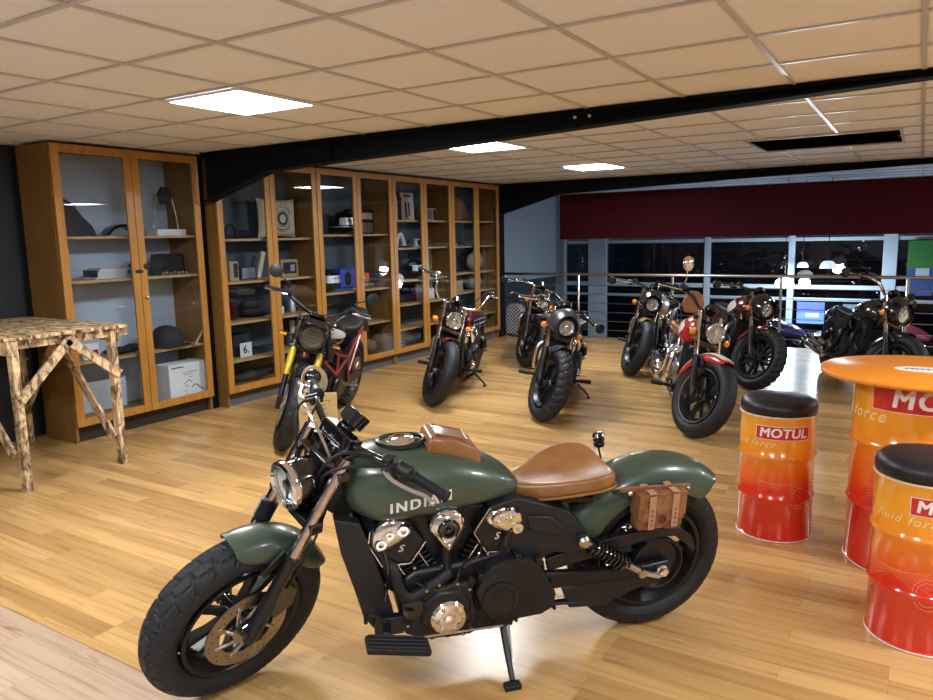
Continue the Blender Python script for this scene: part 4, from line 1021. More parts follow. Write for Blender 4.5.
def make_street(name, label, loc, heading, group=None, steer=0.30, lean=0.12):
    wb = 1.52; rk = radians(26); R_ = 0.335
    root = empty(name, loc, heading, -lean); tag(root, label, 'motorcycle', group)
    S = steer_matrix(steer, wb, rk, 0.11)
    FA = (wb, 0, R_); RA = (0, 0, R_)
    wheel(root, FA, R_, 0.125, 0.235, 0.10, 'block', 'five', M_BLACK, 0.07, S, 210, 26, discR=0.158, bothdiscs=True)
    wheel(root, RA, R_, 0.155, 0.225, 0.11, 'block', 'five', M_BLACK, 0.08, None, 210, 26)
    def fk(z, y, dx=0): return (wb + 0.02 - (z - R_) * math.tan(rk) + dx, y, z)
    dn = Vector((sin(rk), 0, -cos(rk)))
    for s in (-1, 1):
        y = 0.105 * s
        f = MB().tube([fk(0.765, y), fk(0.55, y)], 0.0275, 18).xf(S).build('fork_tube', M_GOLD, root)
        MB().tube([fk(0.98, y), fk(0.76, y)], 0.025, 14).xf(S).build('upper_tube', M_GLOSSBLK, f)
        MB().tube([fk(0.56, y), fk(R_ + 0.02, y)], 0.021, 14).box((wb + 0.01, y, R_ + 0.02), (0.05, 0.035, 0.10)).xf(S).build('fork_slider', M_BLACK, f)
        MB().tube([fk(0.80, y), fk(0.75, y)], 0.034, 16).xf(S).build('fork_clamp', M_BLACK, f)
        MB().prism([(wb - 0.16, 0.38), (wb - 0.09, 0.36), (wb - 0.06, 0.42), (wb - 0.10, 0.48), (wb - 0.17, 0.46)], min(0.058 * s, 0.10 * s), max(0.058 * s, 0.10 * s)).xf(S).build('brake_caliper', M_STEEL, root, 0.005)
        c_ = fk(0.83, 0.19 * s)
        sg = MB().tube([fk(0.83, 0.12 * s), c_], 0.007, 8).box((c_[0], c_[1] + 0.02 * s, c_[2]), (0.05, 0.06, 0.022)).xf(S).build('turn_signal', M_BLACK, root, 0.004)
        MB().box((c_[0] + 0.027, c_[1] + 0.02 * s, c_[2]), (0.006, 0.054, 0.017)).xf(S).build('amber_lens', M_AMBER, sg)
    MB().prism([(wb - 0.34, -0.13), (wb - 0.34, 0.13), (wb - 0.24, 0.14), (wb - 0.24, -0.14)], 0.955, 0.98, 'xy').prism([(wb - 0.26, -0.13), (wb - 0.26, 0.13), (wb - 0.16, 0.14), (wb - 0.16, -0.14)], 0.74, 0.775, 'xy').tube([(wb - 0.32, 0, 0.98), (wb - 0.22, 0, 0.75)], 0.03, 12).xf(S).build('triple_clamp', M_GLOSSBLK, root, 0.004)
    # round headlight in a black ring, flyscreen gauge above
    hx, hz, hr = wb - 0.10, 0.885, 0.088
    hl = MB().lathe([(0.001, -0.112), (0.02, -0.11), (0.07, -0.09), (0.095, -0.04), (0.105, 0.0), (0.102, 0.02), (0.084, 0.022), (0.082, 0.014)], (hx, 0, hz), (1, 0, 0), 36, caps=False).xf(S).build('headlight', M_GLOSSBLK, root)
    rf = MB().lathe([(0.001, 0.004), (0.05, 0.006), (0.082, 0.016)], (hx, 0, hz), (1, 0, 0), 30, caps=False)
    for k in range(-2, 3): rf.box((hx + 0.018, 0.0, hz + 0.03 * k), (0.008, 0.14 * cos(k * 0.45), 0.010))
    rf.xf(S).build('reflector', mat('smoked reflector', (0.16, 0.15, 0.14), 0.3, 0.7), hl)
    MB().lathe([(0.086, 0.02), (0.05, 0.03), (0.001, 0.034)], (hx, 0, hz), (1, 0, 0), 32).xf(S).build('lens', M_GLASS, hl)
    MB().box((wb - 0.17, 0, 1.015), (0.03, 0.13, 0.09), Matrix.Rotation(0.7, 3, 'Y')).xf(S).build('gauge', M_GLOSSBLK, root, 0.012, seg=3)
    MB().prism([(wb - 0.06, 0.97), (wb - 0.02, 0.99), (wb - 0.10, 1.02), (wb - 0.16, 0.98)], -0.09, 0.09).xf(S).build('headlight_visor', M_GLOSSBLK, root, 0.006)
    # wide bars
    half = [(wb - 0.30, 0.05, 1.02), (wb - 0.28, 0.14, 1.06), (wb - 0.32, 0.24, 1.105), (wb - 0.36, 0.30, 1.11), (wb - 0.44, 0.43, 1.095)]
    pts = [Vector((p[0], -p[1], p[2])) for p in half[::-1]] + [Vector(p) for p in half]
    hb_ = MB().tube(catmull(pts, 6), 0.013, 12).xf(S).build('handlebar', M_BLACK, root)
    for s in (-1, 1):
        a = Vector((half[3][0], half[3][1] * s, half[3][2])); b = Vector((half[4][0], half[4][1] * s, half[4][2])); d = (b - a).normalized()
        MB().lathe([(0.017, 0.01), (0.018, 0.13), (0.021, 0.135), (0.021, 0.142), (0.01, 0.145)], a, d, 14).xf(S).build('grip', M_GRIPR, hb_)
        pc = a - d * 0.05
        MB().lathe([(0.02, -0.03), (0.026, 0), (0.02, 0.03)], a - d * 0.02, d, 12).box(tuple(pc + Vector((0.03, 0, 0.02))), (0.06, 0.05, 0.03)).xf(S).build('switch_housing', M_PLASTIC, hb_, 0.004)
        q = pc + Vector((0.06, 0, 0))
        MB().tube(catmull([q, q + d * 0.06 + Vector((0.02, 0, 0)), q + d * 0.14, q + d * 0.2], 4), 0.007, 8).xf(S).build('lever', M_ALU, hb_)
        ms = pc + Vector((0, 0, 0.015)); mc = ms + Vector((0.03, 0.13 * s, 0.13))
        MB().tube(catmull([ms, ms + Vector((0.02, 0.01 * s, 0.06)), mc], 5), 0.0055, 8).xf(S).build('mirror_stalk', M_BLACK, hb_)
        mm = MB().lathe([(0.005, 0.012), (0.035, 0.010), (0.052, 0.003), (0.053, -0.006), (0.05, -0.008)], mc, (1, 0.1 * s, 0.1), 24).xf(S).build('mirror', M_PLASTIC, hb_)
        MB().tube(catmull([pc, (wb - 0.14, 0.13 * s, 1.02), (wb - 0.12, 0.10 * s, 0.9), (wb - 0.25, 0.04 * s, 0.78)], 5), 0.0055, 6).xf(S).build('cable', M_PLASTIC, hb_)
    fender_mb(FA, cprof(0.068, 0.352, 0.05), 30, -50, 30).xf(S).build('fender', M_BLACK, root)
    for s in (-1, 1): MB().prism([(wb - 0.02, 0.40), (wb + 0.02, 0.60), (wb - 0.10, 0.65), (wb - 0.05, 0.42)], min(0.066 * s, 0.072 * s), max(0.066 * s, 0.072 * s)).xf(S).build('fender_bracket', M_BLACK, root, 0.002)
    # tank: black with white red-edged side graphics
    secs = interp([(0.52, 0.80, 0.74, 0.05), (0.58, 0.86, 0.72, 0.10), (0.72, 0.93, 0.71, 0.14), (0.88, 0.97, 0.71, 0.165), (1.0, 0.975, 0.73, 0.16), (1.09, 0.95, 0.77, 0.12), (1.14, 0.90, 0.80, 0.06)], 4)
    tk = loft_mb(secs, 40).build('fuel_tank', M_GLOSSBLK, root, angle=60)
    bv = bvh_of(loft_mb(secs, 40))
    for s in (-1, 1):
        m = MB(); R = []; nx = 10
        for i in range(nx + 1):
            x = 0.72 + 0.36 * i / nx
            row = []
            for j in range(4):
                z = 0.79 + 0.035 * i / nx + (0.02 + 0.09 * (i / nx) * (1 - 0.3 * i / nx)) * j / 3
                h = bv.ray_cast(Vector((x, 0.5 * s, z)), Vector((0, -s, 0))); row.append((h[0] if h[0] else Vector((x, 0.08 * s, z))) + Vector((0, 0.002 * s, 0)))
            R.append(row)
        m.add([p for r in R for p in r], [(i * 4 + j, i * 4 + j + 1, (i + 1) * 4 + j + 1, (i + 1) * 4 + j) for i in range(nx) for j in range(3)]).build('tank_panel', mat('grey white panel', (0.45, 0.46, 0.48), 0.35), tk, angle=60)
        # radiator shroud wings
        MB().prism([(1.22, 0.84), (1.16, 0.66), (1.05, 0.62), (0.98, 0.76), (1.08, 0.82)], min(0.13 * s, 0.155 * s), max(0.13 * s, 0.155 * s)).build('shroud', M_MATTE, root, 0.005)
    # red trellis frame
    t = MB(); J = lambda x, z, s, y=0.14: (x, y * s, z)
    for s in (-1, 1):
        for a, b in (((1.20, 0.82, 0.05), (0.88, 0.66, 0.15)), ((0.88, 0.66, 0.15), (0.62, 0.60, 0.16)), ((1.18, 0.70, 0.06), (0.92, 0.50, 0.16)), ((0.92, 0.50, 0.16), (0.62, 0.60, 0.16)), ((0.88, 0.66, 0.15), (0.92, 0.50, 0.16)),
                     ((0.62, 0.60, 0.16), (0.50, 0.34, 0.15)), ((0.62, 0.60, 0.16), (0.10, 0.80, 0.12)), ((0.50, 0.45, 0.15), (0.12, 0.78, 0.12)), ((1.18, 0.70, 0.06), (1.0, 0.68, 0.13))):
            t.tube([J(a[0], a[1], s, a[2]), J(b[0], b[1], s, b[2])], 0.013, 10)
    t.tube([(1.24, 0, 0.9), (1.30, 0, 0.68)], 0.035, 12)
    t.build('trellis_frame', mat('red frame paint', (0.20, 0.008, 0.012), 0.3, coat=0.4), root)
    # seat, tail, engine
    loft_mb(interp([(-0.22, 0.93, 0.87, 0.05), (-0.10, 0.94, 0.83, 0.11), (0.1, 0.90, 0.80, 0.13), (0.3, 0.86, 0.78, 0.14), (0.48, 0.86, 0.77, 0.11), (0.56, 0.87, 0.78, 0.07)], 4), 28).build('seat', M_VINYL, root, angle=60)
    MB().prism([(-0.20, 0.86), (-0.36, 0.70), (-0.34, 0.68), (-0.05, 0.80)], -0.07, 0.07).build('tail_unit', M_PLASTIC, root, 0.006)
    e = MB().prism([(1.02, 0.34), (0.98, 0.24), (0.60, 0.22), (0.46, 0.32), (0.50, 0.46), (0.70, 0.52), (1.0, 0.48)], -0.14, 0.14)
    e.lathe([(0.10, 0.14), (0.10, 0.17), (0.08, 0.18), (0.001, 0.182)], (0.86, 0, 0.36), (0, 1, 0), 24)
    e.build('engine_case', M_ENG, root, 0.01)
    for cx, ang in ((0.92, 35), (0.76, -25)):
        rot = Matrix.Rotation(radians(ang), 3, 'Y'); ax = rot @ Vector((0, 0, 1)); c = MB(); b = Vector((cx, 0, 0.40))
        c.box(tuple(b + ax * 0.12), (0.12, 0.16, 0.22), rot)
        for k in range(6): c.box(tuple(b + ax * (0.05 + 0.024 * k)), (0.145, 0.19, 0.007), rot)
        c.box(tuple(b + ax * 0.24), (0.15, 0.20, 0.07), rot)
        c.build('cylinder', M_ENG, root, 0.003)
    MB().box((1.13, 0, 0.56), (0.04, 0.22, 0.26), Matrix.Rotation(radians(15), 3, 'Y')).build('radiator', M_MATTE, root, 0.004)
    MB().prism([(0.60, 0.40), (0.04, 0.37), (-0.05, 0.33), (0.02, 0.30), (0.60, 0.30)], 0.10, 0.135).prism([(0.60, 0.40), (0.04, 0.37), (-0.05, 0.33), (0.02, 0.30), (0.60, 0.30)], -0.135, -0.10).build('swingarm', M_BLACK, root, 0.006)
    ex = MB().tube(catmull([(0.98, -0.06, 0.58), (1.14, -0.10, 0.45), (1.08, -0.15, 0.24), (0.75, -0.17, 0.20), (0.45, -0.18, 0.26)], 6), 0.024, 12)
    ex.build('exhaust_pipe', M_STEEL, root)
    for dz in (0, 0.09): MB().lathe([(0.03, 0), (0.05, 0.04), (0.05, 0.40), (0.04, 0.42), (0.03, 0.42)], (0.50, -0.20, 0.32 + dz), (-1, -0.05, 0.22), 20).build('muffler', M_BLACK, root)
    for s in (-1, 1): MB().tube([(0.60, 0.12 * s, 0.35), (0.60, 0.27 * s, 0.36)], 0.014, 8).build('foot_peg', M_STEEL, root)
    zk = 0.30 * math.tan(lean)
    MB().tube([(0.62, 0.13, 0.26), (0.60, 0.30, zk + 0.02)], 0.012, 8).box((0.60, 0.305, zk + 0.012), (0.07, 0.03, 0.016), Matrix.Rotation(-lean, 3, 'X')).build('side_stand', M_BLACK, root, 0.002)
    return root, S

hero, HS = make_scout('motorcycle', 'large army green cruiser in front with tan leather seat and INDIAN lettering on its tank', (-0.907, 2.766, 0), -2.32,
    dict(hero=True, paint=M_GREEN, seat_mat=M_LTHR, tank_pad=True, bars='drag', mirror='none', signals='none', tyre='block', spokes='ten', lever=mat('satin lever', (0.42, 0.40, 0.38), 0.4, 0.8)))
# tail light stalk on the far side of the green bike
ts = MB().tube([(0.13, -0.13, 0.60), (0.135, -0.16, 0.66), (0.13, -0.2, 0.70)], 0.004, 8).lathe([(0.012, -0.03), (0.022, -0.026), (0.024, -0.015), (0.021, -0.008), (0.025, 0.0), (0.022, 0.01), (0.026, 0.018), (0.020, 0.03), (0.008, 0.032)], (0.13, -0.2, 0.725), (0.1, -0.1, 1), 16)
ts.build('round_stalk_cap', M_GLOSSBLK, hero)
# little leather saddlebag strapped to the fender: a thing of its own
bg = empty('saddlebag', (0, 0, 0)); bg.parent = None
MW = Matrix.Translation((-0.907, 2.766, 0)) @ Matrix.Rotation(-2.32, 4, 'Z') @ Matrix.Rotation(-0.134, 4, 'X')
bg.matrix_world = MW @ Matrix.Translation((0.048, 0.15, 0.59)) @ Matrix.Scale(0.86, 4)
tag(bg, 'small brown leather saddlebag with two buckled straps hanging on the green rear fender', 'saddlebag')
MB().box((0, 0, 0), (0.215, 0.075, 0.165)).build('pouch', M_BAGL, bg, 0.012, seg=3)
MB().box((0, 0.006, 0.035), (0.225, 0.078, 0.11)).box((0.0, 0.044, -0.005), (0.21, 0.004, 0.07)).build('flap', M_BAGL, bg, 0.006)
for x in (0.052, -0.058):
    s_ = MB().box((x, 0.049, 0.005), (0.032, 0.005, 0.155)).box((x, 0.0, 0.094), (0.032, 0.10, 0.006)).build('strap', M_STRAPL, bg, 0.002)
    b_ = MB()
    for k in range(4): b_.lathe([(0.0035, 0), (0.0035, 0.002)], (x, 0.0515, -0.05 + 0.022 * k), (0, 1, 0), 8)
    b_.build('strap_hole', M_BLACK, s_)
b_ = MB().tube([(0.0 + 0.013 * cos(a), 0.050, -0.028 + 0.016 * sin(a)) for a in [2 * pi * k / 16 for k in range(16)]], 0.003, 6, closed=True).build('emblem', mat('embossed mark', (0.06, 0.02, 0.01), 0.6), bg)
MB().box((0.02, 0.0, 0.098), (0.34, 0.012, 0.022), Matrix.Rotation(-0.06, 3, 'Y')).build('carry_strap', M_BAGL, bg, 0.003)
MB().sphere((0.145, 0.012, 0.092), 0.013, 10, 8).sphere((-0.135, 0.01, 0.085), 0.010, 10, 8).build('stud', M_STEEL, bg)

GP = None
def front_at(px, py, heading, wb=WB):
    """rear contact point from the front contact point"""
    return (px - wb * cos(heading), py - wb * sin(heading), 0)
street, SS = make_street('motorcycle', 'black and red street motorcycle with gold forks in front of the cabinets', front_at(-4.05, 3.87, radians(-66), 1.52), radians(-66), None, 0.42, 0.17)
M_DKRED = mat('dark red paint', (0.075, 0.006, 0.008), 0.2, coat=0.6)
M_RED = mat('bright red paint', (0.36, 0.018, 0.014), 0.22, coat=0.6)
M_CREAM = mat('cream paint', (0.62, 0.56, 0.45), 0.3, coat=0.4)
M_BRONZE = mat('bronze paint', (0.24, 0.16, 0.07), 0.3, coat=0.5)
M_BLKP = mat('deep black paint', (0.010, 0.010, 0.012), 0.18, coat=0.6)
M_THND = mat('smoke satin paint', (0.022, 0.024, 0.028), 0.35)
bikes = [
    (-3.84, 5.60, -71, dict(paint=M_DKRED, bars='ape', bar_mat=M_CHROME, nacelle=False, tyre='road', hx=1.36, mirror='none', perch=M_CHROME), 'dark red motorcycle with tall chrome ape hanger handlebars'),
    (-2.68, 5.55, -73, dict(paint=M_THND, cowl=M_THND, bars='drag', nacelle=True, tyre='knob', mirror='round'), 'matte black motorcycle with knobbly tyres and headlight cowl, in the middle of the room'),
    (-3.97, 7.80, -68, dict(paint=M_BLKP, fender_paint=M_BLKP, bars='drag', bar_mat=M_CHROME, tyre='road', lip=M_CHROME, mirror='round', long_fender=True), 'black motorcycle with chrome trim half hidden behind the matte black one'),
    (-2.69, 7.85, -86, dict(paint=M_CREAM, fender_paint=M_BRONZE, cowl=M_BLKP, nacelle=True, bars='drag', tyre='road', mirror='round', rim=M_BLACK), 'black and bronze motorcycle with cream tank by the handrail, left of the red one'),
    (-1.42, 5.62, -69, dict(paint=M_RED, stripe=mat('white stripe paint', (0.7, 0.72, 0.75), 0.3, coat=0.5), bars='mid', tyre='road', spokes='many', rim=M_BLACK, lip=M_ALU, engine=mat('polished engine', (0.45, 0.45, 0.46), 0.25, 0.9), seat_mat=M_LTHR,
                             backrest=M_LTHR, mirror='tall', stanchion=M_CHROME, long_fender=True, tank_side=mat('white tank panel', (0.7, 0.7, 0.68), 0.3, coat=0.5), exhaust=M_CHROME, muffler=M_CHROME), 'bright red motorcycle with white striped fender and polished engine'),
    (-1.37, 7.60, -64, dict(paint=M_DKRED, cowl=M_BLKP, nacelle=True, bars='drag', tyre='knob', tank_side=M_CREAM, mirror='round'), 'dark red motorcycle with black headlight cowl behind the bright red one'),
    (-0.20, 7.55, -68, dict(paint=M_BLKP, cowl=M_BLKP, nacelle=True, bars='mid', bar_mat=M_CHROME, tyre='road', mirror='round', muffler=M_CHROME, exhaust=M_BLACK), 'black motorcycle behind the round orange table, nearest the right edge'),
]
for fx, fy, hd, o, lab in bikes:
    make_scout('motorcycle', lab, front_at(fx, fy, radians(hd)), radians(hd), dict(o, letters=False))

for fx, fy, hd, o, lab in (
    (-2.35, 12.0, 170, dict(paint=mat('violet blue paint', (0.03, 0.03, 0.16), 0.3, coat=0.5), fender_paint=mat('lime green paint', (0.05, 0.42, 0.08), 0.3, coat=0.5), bars='drag', mirror='none', tyre='road', rim=mat('lime rim', (0.05, 0.42, 0.08), 0.3)), 'violet and lime green motorcycle on the lower floor beyond the handrail'),
    (-0.75, 12.3, 165, dict(paint=mat('pink paint', (0.42, 0.05, 0.14), 0.3, coat=0.5), bars='drag', mirror='none', tyre='road', muffler=M_CHROME), 'pink motorcycle on the lower floor beyond the handrail')):
    _p = front_at(fx, fy, radians(hd)); make_scout('motorcycle', lab, (_p[0], _p[1], -0.65), radians(hd), dict(o, letters=False))

# mirror with tan back standing up from the red bike's right bar
# ================================================================= PRICE CARD hanging from the green bike
pcx = empty('price_card', (0, 0, 0)); 
pcx.location = (-3.255, 3.42, 0.0); pcx.rotation_euler = (0, 0, radians(33))
tag(pcx, 'tan price card on a small stand between the green motorcycle and the gold forked one', 'sign')
MB().box((0, 0, 0.42), (0.25, 0.008, 0.36)).build('card', M_CARD, pcx, 0.002)
MB().box((0, -0.0055, 0.33), (0.22, 0.002, 0.05)).build('label', M_PAPER, pcx)
m = MB()
for k in range(6): m.box((-0.02 * (k % 2), -0.0055, 0.55 - 0.028 * k), (0.17 - 0.03 * (k % 3), 0.002, 0.006))
m.build('text_line', mat('faded ink', (0.25, 0.17, 0.08), 0.8), pcx)
MB().tube([(0, 0.01, 0.006), (0, 0.01, 0.30)], 0.012, 8).lathe([(0.11, 0), (0.11, 0.006), (0.02, 0.012)], (0, 0.01, 0), (0, 0, 1), 24).build('stand', M_BLACK, pcx)

# ================================================================= SCORCHED WORKBENCH
wb_ = empty('workbench', (-5.46, 2.71, 0)); tag(wb_, 'scorched pine slatted workbench with crossed braces at the left edge', 'workbench')
def plank(a, b, w, t, name='brace', up=(0, 1, 0)):
    a, b = Vector(a), Vector(b); d = (b - a); ln = d.length; d.normalize(); u = Vector(up); u = (u - d * u.dot(d)).normalized(); v_ = d.cross(u)
    m = MB(); vs = []
    for e in (a, b):
        for p, q in ((-1, -1), (1, -1), (1, 1), (-1, 1)): vs.append(e + u * t / 2 * p + v_ * w / 2 * q)
    m.add(vs, [(0, 3, 2, 1), (4, 5, 6, 7), (0, 1, 5, 4), (1, 2, 6, 5), (2, 3, 7, 6), (3, 0, 4, 7)])
    return m.build(name, M_BURNT, wb_, 0.002)
LX, LY = 0.62, 0.335
for sx in (-1, 1):
    for sy in (-1, 1):
        plank((LX * sx, LY * sy, 0), (LX * sx, LY * sy, 0.985), 0.062, 0.045, 'leg')
for i in range(9):
    y = -0.36 + 0.76 * i / 8
    plank((-0.67, y, 0.998), (0.66 + 0.012 * (i % 3), y, 0.998), 0.078, 0.022, 'slat', (0, 0, 1))
for sy in (-1, 1):
    plank((-0.68, (LY + 0.035) * sy, 0.94), (0.66, (LY + 0.035) * sy, 0.94), 0.09, 0.022, 'apron')
for sx in (-1, 1):
    plank((LX * sx, -LY + 0.02, 0.955), (LX * sx, LY + 0.12, 0.955), 0.055, 0.022, 'rail', (1, 0, 0))
    plank((LX * sx + 0.035, -LY, 0.60), (LX * sx + 0.035, 0.02, 0.95), 0.06, 0.022, 'brace', (1, 0, 0))
    plank((LX * sx + 0.035, 0.0, 0.95), (LX * sx + 0.035, LY + 0.02, 0.66), 0.06, 0.022, 'brace', (1, 0, 0))
plank((LX, LY - 0.045, 0.20), (0.0, LY - 0.045, 0.90), 0.07, 0.022, 'brace'); plank((-LX, LY - 0.045, 0.20), (0.0, LY - 0.020, 0.93), 0.07, 0.022, 'brace')
plank((LX, -LY - 0.06, 0.25), (0.0, -LY - 0.06, 0.9), 0.07, 0.022, 'brace'); plank((-LX, -LY - 0.06, 0.2), (0.0, -LY - 0.038, 0.9), 0.07, 0.022, 'brace')

# ================================================================= OIL BARREL STOOLS AND TABLE
def barrel_mat():
    m = mat('barrel print', (0.8, 0.3, 0.02), 0.16, coat=0.7)
    tc = N(m, 'ShaderNodeTexCoord'); sx = N(m, 'ShaderNodeSeparateXYZ'); L(m, tc.outputs['Generated'], sx.inputs[0])
    r = ramp(m, [(0.0, (0.58, 0.018, 0.008)), (0.40, (0.60, 0.03, 0.010)), (0.46, (0.68, 0.07, 0.012)), (0.62, (0.78, 0.20, 0.014)), (0.82, (0.80, 0.33, 0.022)), (1.0, (0.80, 0.36, 0.03))])
    L(m, sx.outputs['Z'], r.inputs[0]); L(m, r.outputs[0], bsdf(m).inputs['Base Color']); return m
M_BARREL = barrel_mat(); M_LABRED = mat('label red', (0.55, 0.012, 0.014), 0.3, coat=0.5)
def wrap(pts, R, th, z0, off):
    return [((R + off) * cos(th + p[0] / R), (R + off) * sin(th + p[0] / R), z0 + p[1]) for p in pts]
def wrapped_text(body, size, R, th, z0, off, **kw):
    vs, fs = text_verts(body, size, **kw)
    import bmesh
    bm = bmesh.new(); bv = [bm.verts.new(p) for p in vs]
    for f in fs:
        try: bm.faces.new([bv[i] for i in f])
        except ValueError: pass
    bmesh.ops.triangulate(bm, faces=bm.faces[:]); bmesh.ops.subdivide_edges(bm, edges=[e for e in bm.edges if e.calc_length() > size * 0.3], cuts=2); bmesh.ops.triangulate(bm, faces=bm.faces[:])
    bm.verts.index_update(); m = MB().add(wrap([(p.co.x, p.co.y) for p in bm.verts], R, th, z0, off), [tuple(v.index for v in f.verts) for f in bm.faces]); bm.free(); return m
def rect_wrap(w, h, R, th, z0, off, n=20):
    pts = []
    for i in range(n + 1): pts += [(-w / 2 + w * i / n, -h / 2), (-w / 2 + w * i / n, h / 2)]
    return MB().add(wrap(pts, R, th, z0, off), [(2 * i, 2 * i + 2, 2 * i + 3, 2 * i + 1) for i in range(n)])
def barrel(root, R, H, hoops, th_lab, zlab, lw, lh, th_ff, zff, ffs, th_sw):
    pr = [(R - 0.01, 0.004), (R, 0.004), (R, 0.0), (R + 0.003, 0.0), (R + 0.003, 0.012), (R, 0.014)]
    for z in hoops: pr += [(R, z - 0.016), (R + 0.006, z - 0.009), (R + 0.009, z), (R + 0.006, z + 0.009), (R, z + 0.016)]
    pr += [(R, H - 0.014), (R + 0.003, H - 0.010), (R + 0.003, H), (R - 0.004, H), (R - 0.008, H - 0.01)]
    b = MB().lathe(pr, n=96).build('drum', M_BARREL, root, angle=50)
    for z in (0.005, H - 0.004): MB().tube([((R + 0.002) * cos(a), (R + 0.002) * sin(a), z) for a in [2 * pi * k / 96 for k in range(96)]], 0.0042, 6, closed=True).build('rim', mat('pale steel rim', (0.75, 0.70, 0.66), 0.35, 0.3), b)
    rect_wrap(lw + 0.006, lh + 0.006, R, th_lab, zlab, 0.0008).build('label_border', M_PAPER, b)
    rect_wrap(lw, lh, R, th_lab, zlab, 0.0016).build('label', M_LABRED, b)
    wrapped_text('MOTUL', lh * 1.02, R, th_lab, zlab, 0.0046, shear=0.12, bold=lh * 0.032, spacing=1.04 if lh < 0.1 else 1.16).build('lettering', M_WHITE, b)
    wrapped_text('fluid force', ffs, R, th_ff, zff, 0.0014, shear=0.35, bold=ffs * 0.008, spacing=1.25).build('script', mat('pale print', (0.85, 0.62, 0.30), 0.5), b)
    sw = MB()
    zc = H * 0.40
    for k in range(7):
        rr = 0.03 + 0.012 * k
        pts = [(-0.16 + 0.34 * t + 0.0 * k, 0.06 * sin(2.4 * t + 0.25 * k) - 0.012 * k * t) for t in [i / 24 for i in range(25)]]
        for i in range(24):
            (x0, y0), (x1, y1) = pts[i], pts[i + 1]
            sw.add(wrap([(x0, y0), (x1, y1), (x1, y1 + 0.0011), (x0, y0 + 0.0011)], R, th_sw, zc, 0.0012), [(0, 1, 2, 3)])
    for rr in (0.045, 0.06):
        for i in range(28):
            a0 = 1.0 + 4.2 * i / 28; a1 = 1.0 + 4.2 * (i + 1) / 28
            sw.add(wrap([(0.05 + rr * 0.8 * cos(a0), rr * sin(a0)), (0.05 + rr * 0.8 * cos(a1), rr * sin(a1)), (0.05 + (rr * 0.8 + 0.002) * cos(a1), (rr + 0.002) * sin(a1)), (0.05 + (rr * 0.8 + 0.002) * cos(a0), (rr + 0.002) * sin(a0))], R, th_sw, zc - 0.02, 0.0012), [(0, 1, 2, 3)])
    sw.build('printed_swirl', mat('swirl print', (0.80, 0.28, 0.16), 0.4), b)
    return b
def stool(x, y, label, thl, thf, ths):
    t = empty('barrel_stool', (x, y, 0)); tag(t, label, 'stool', None)
    R, H = 0.182, 0.655
    barrel(t, R, H, (0.225, 0.44), thl, 0.572, 0.262, 0.064, thf, 0.512, 0.046, ths)
    MB().lathe([(0.02, 0.0), (R - 0.004, 0.0), (R + 0.002, 0.008), (R + 0.004, 0.03), (R - 0.002, 0.052), (R - 0.02, 0.068), (R - 0.05, 0.074), (0.02, 0.076)], (0, 0, H + 0.001), n=64).build('cushion', M_VINYL, t, angle=60)
    return t
stool(-0.575, 4.0, 'orange to red oil drum stool with black seat standing alone left of the table', radians(-73), radians(-124), radians(-60))
stool(0.085, 3.19, 'orange red drum stool with black seat partly cut by the right edge of the picture', radians(-66), radians(-111), radians(-100))
t = empty('barrel_table', (0.055, 3.92, 0)); tag(t, 'round orange table top on a tall orange oil drum', 'table')
barrel(t, 0.287, 0.895, (0.30, 0.60), radians(-72), 0.832, 0.60, 0.112, radians(-161), 0.742, 0.078, radians(-100))
MB().lathe([(0.01, 0), (0.43, 0.0), (0.435, 0.003), (0.435, 0.019), (0.43, 0.022), (0.01, 0.022)], (0, 0, 0.905), n=96).build('table_top', mat('orange laminate', (0.80, 0.27, 0.018), 0.35), t, angle=60)
MB().lathe([(0.01, 0), (0.2, 0.0), (0.2, 0.009), (0.01, 0.009)], (0, 0, 0.8955), n=48).build('top_plate', M_BLACK, t)
lg = MB().lathe([(0.001, 0), (0.10, 0), (0.10, 0.0008), (0.001, 0.0008)], (0, 0, 0), n=48); lg.v = [(x * 1.25, y * 0.75, z + 0.9272) for x, y, z in lg.v]
lo_ = lg.build('round_logo', M_PAPER, t)
vs, fs = text_verts('MOTUL', 0.05, shear=0.15, bold=0.0015)
MB().add([(p.x, p.y, 0.9286) for p in vs], fs).build('lettering', M_LABRED, lo_)

# ================================================================= THINGS IN THE CABINETS
XI = -5.82
def item(name, mb, m, label, cat, y, z, x=XI, rz=0, bevel=0, group=None, **kw):
    return thing(name, mb, m, label, cat, (x, y, z + 0.0005), rz, group, bevel, **kw)
M_DK = mat('dark cloth', (0.02, 0.02, 0.028), 0.8); M_CREAMC = mat('cream cloth', (0.55, 0.50, 0.38), 0.85); M_KRAFT = mat('beige carton', (0.42, 0.33, 0.22), 0.7)
M_SIL = mat('silver plastic', (0.55, 0.58, 0.62), 0.35, 0.4); M_BLUE = mat('blue carton', (0.02, 0.05, 0.42), 0.4); M_ORG = mat('orange carton', (0.65, 0.14, 0.03), 0.5)
def slab(w, h, d): return MB().box((0, 0, h / 2), (d, w, h))
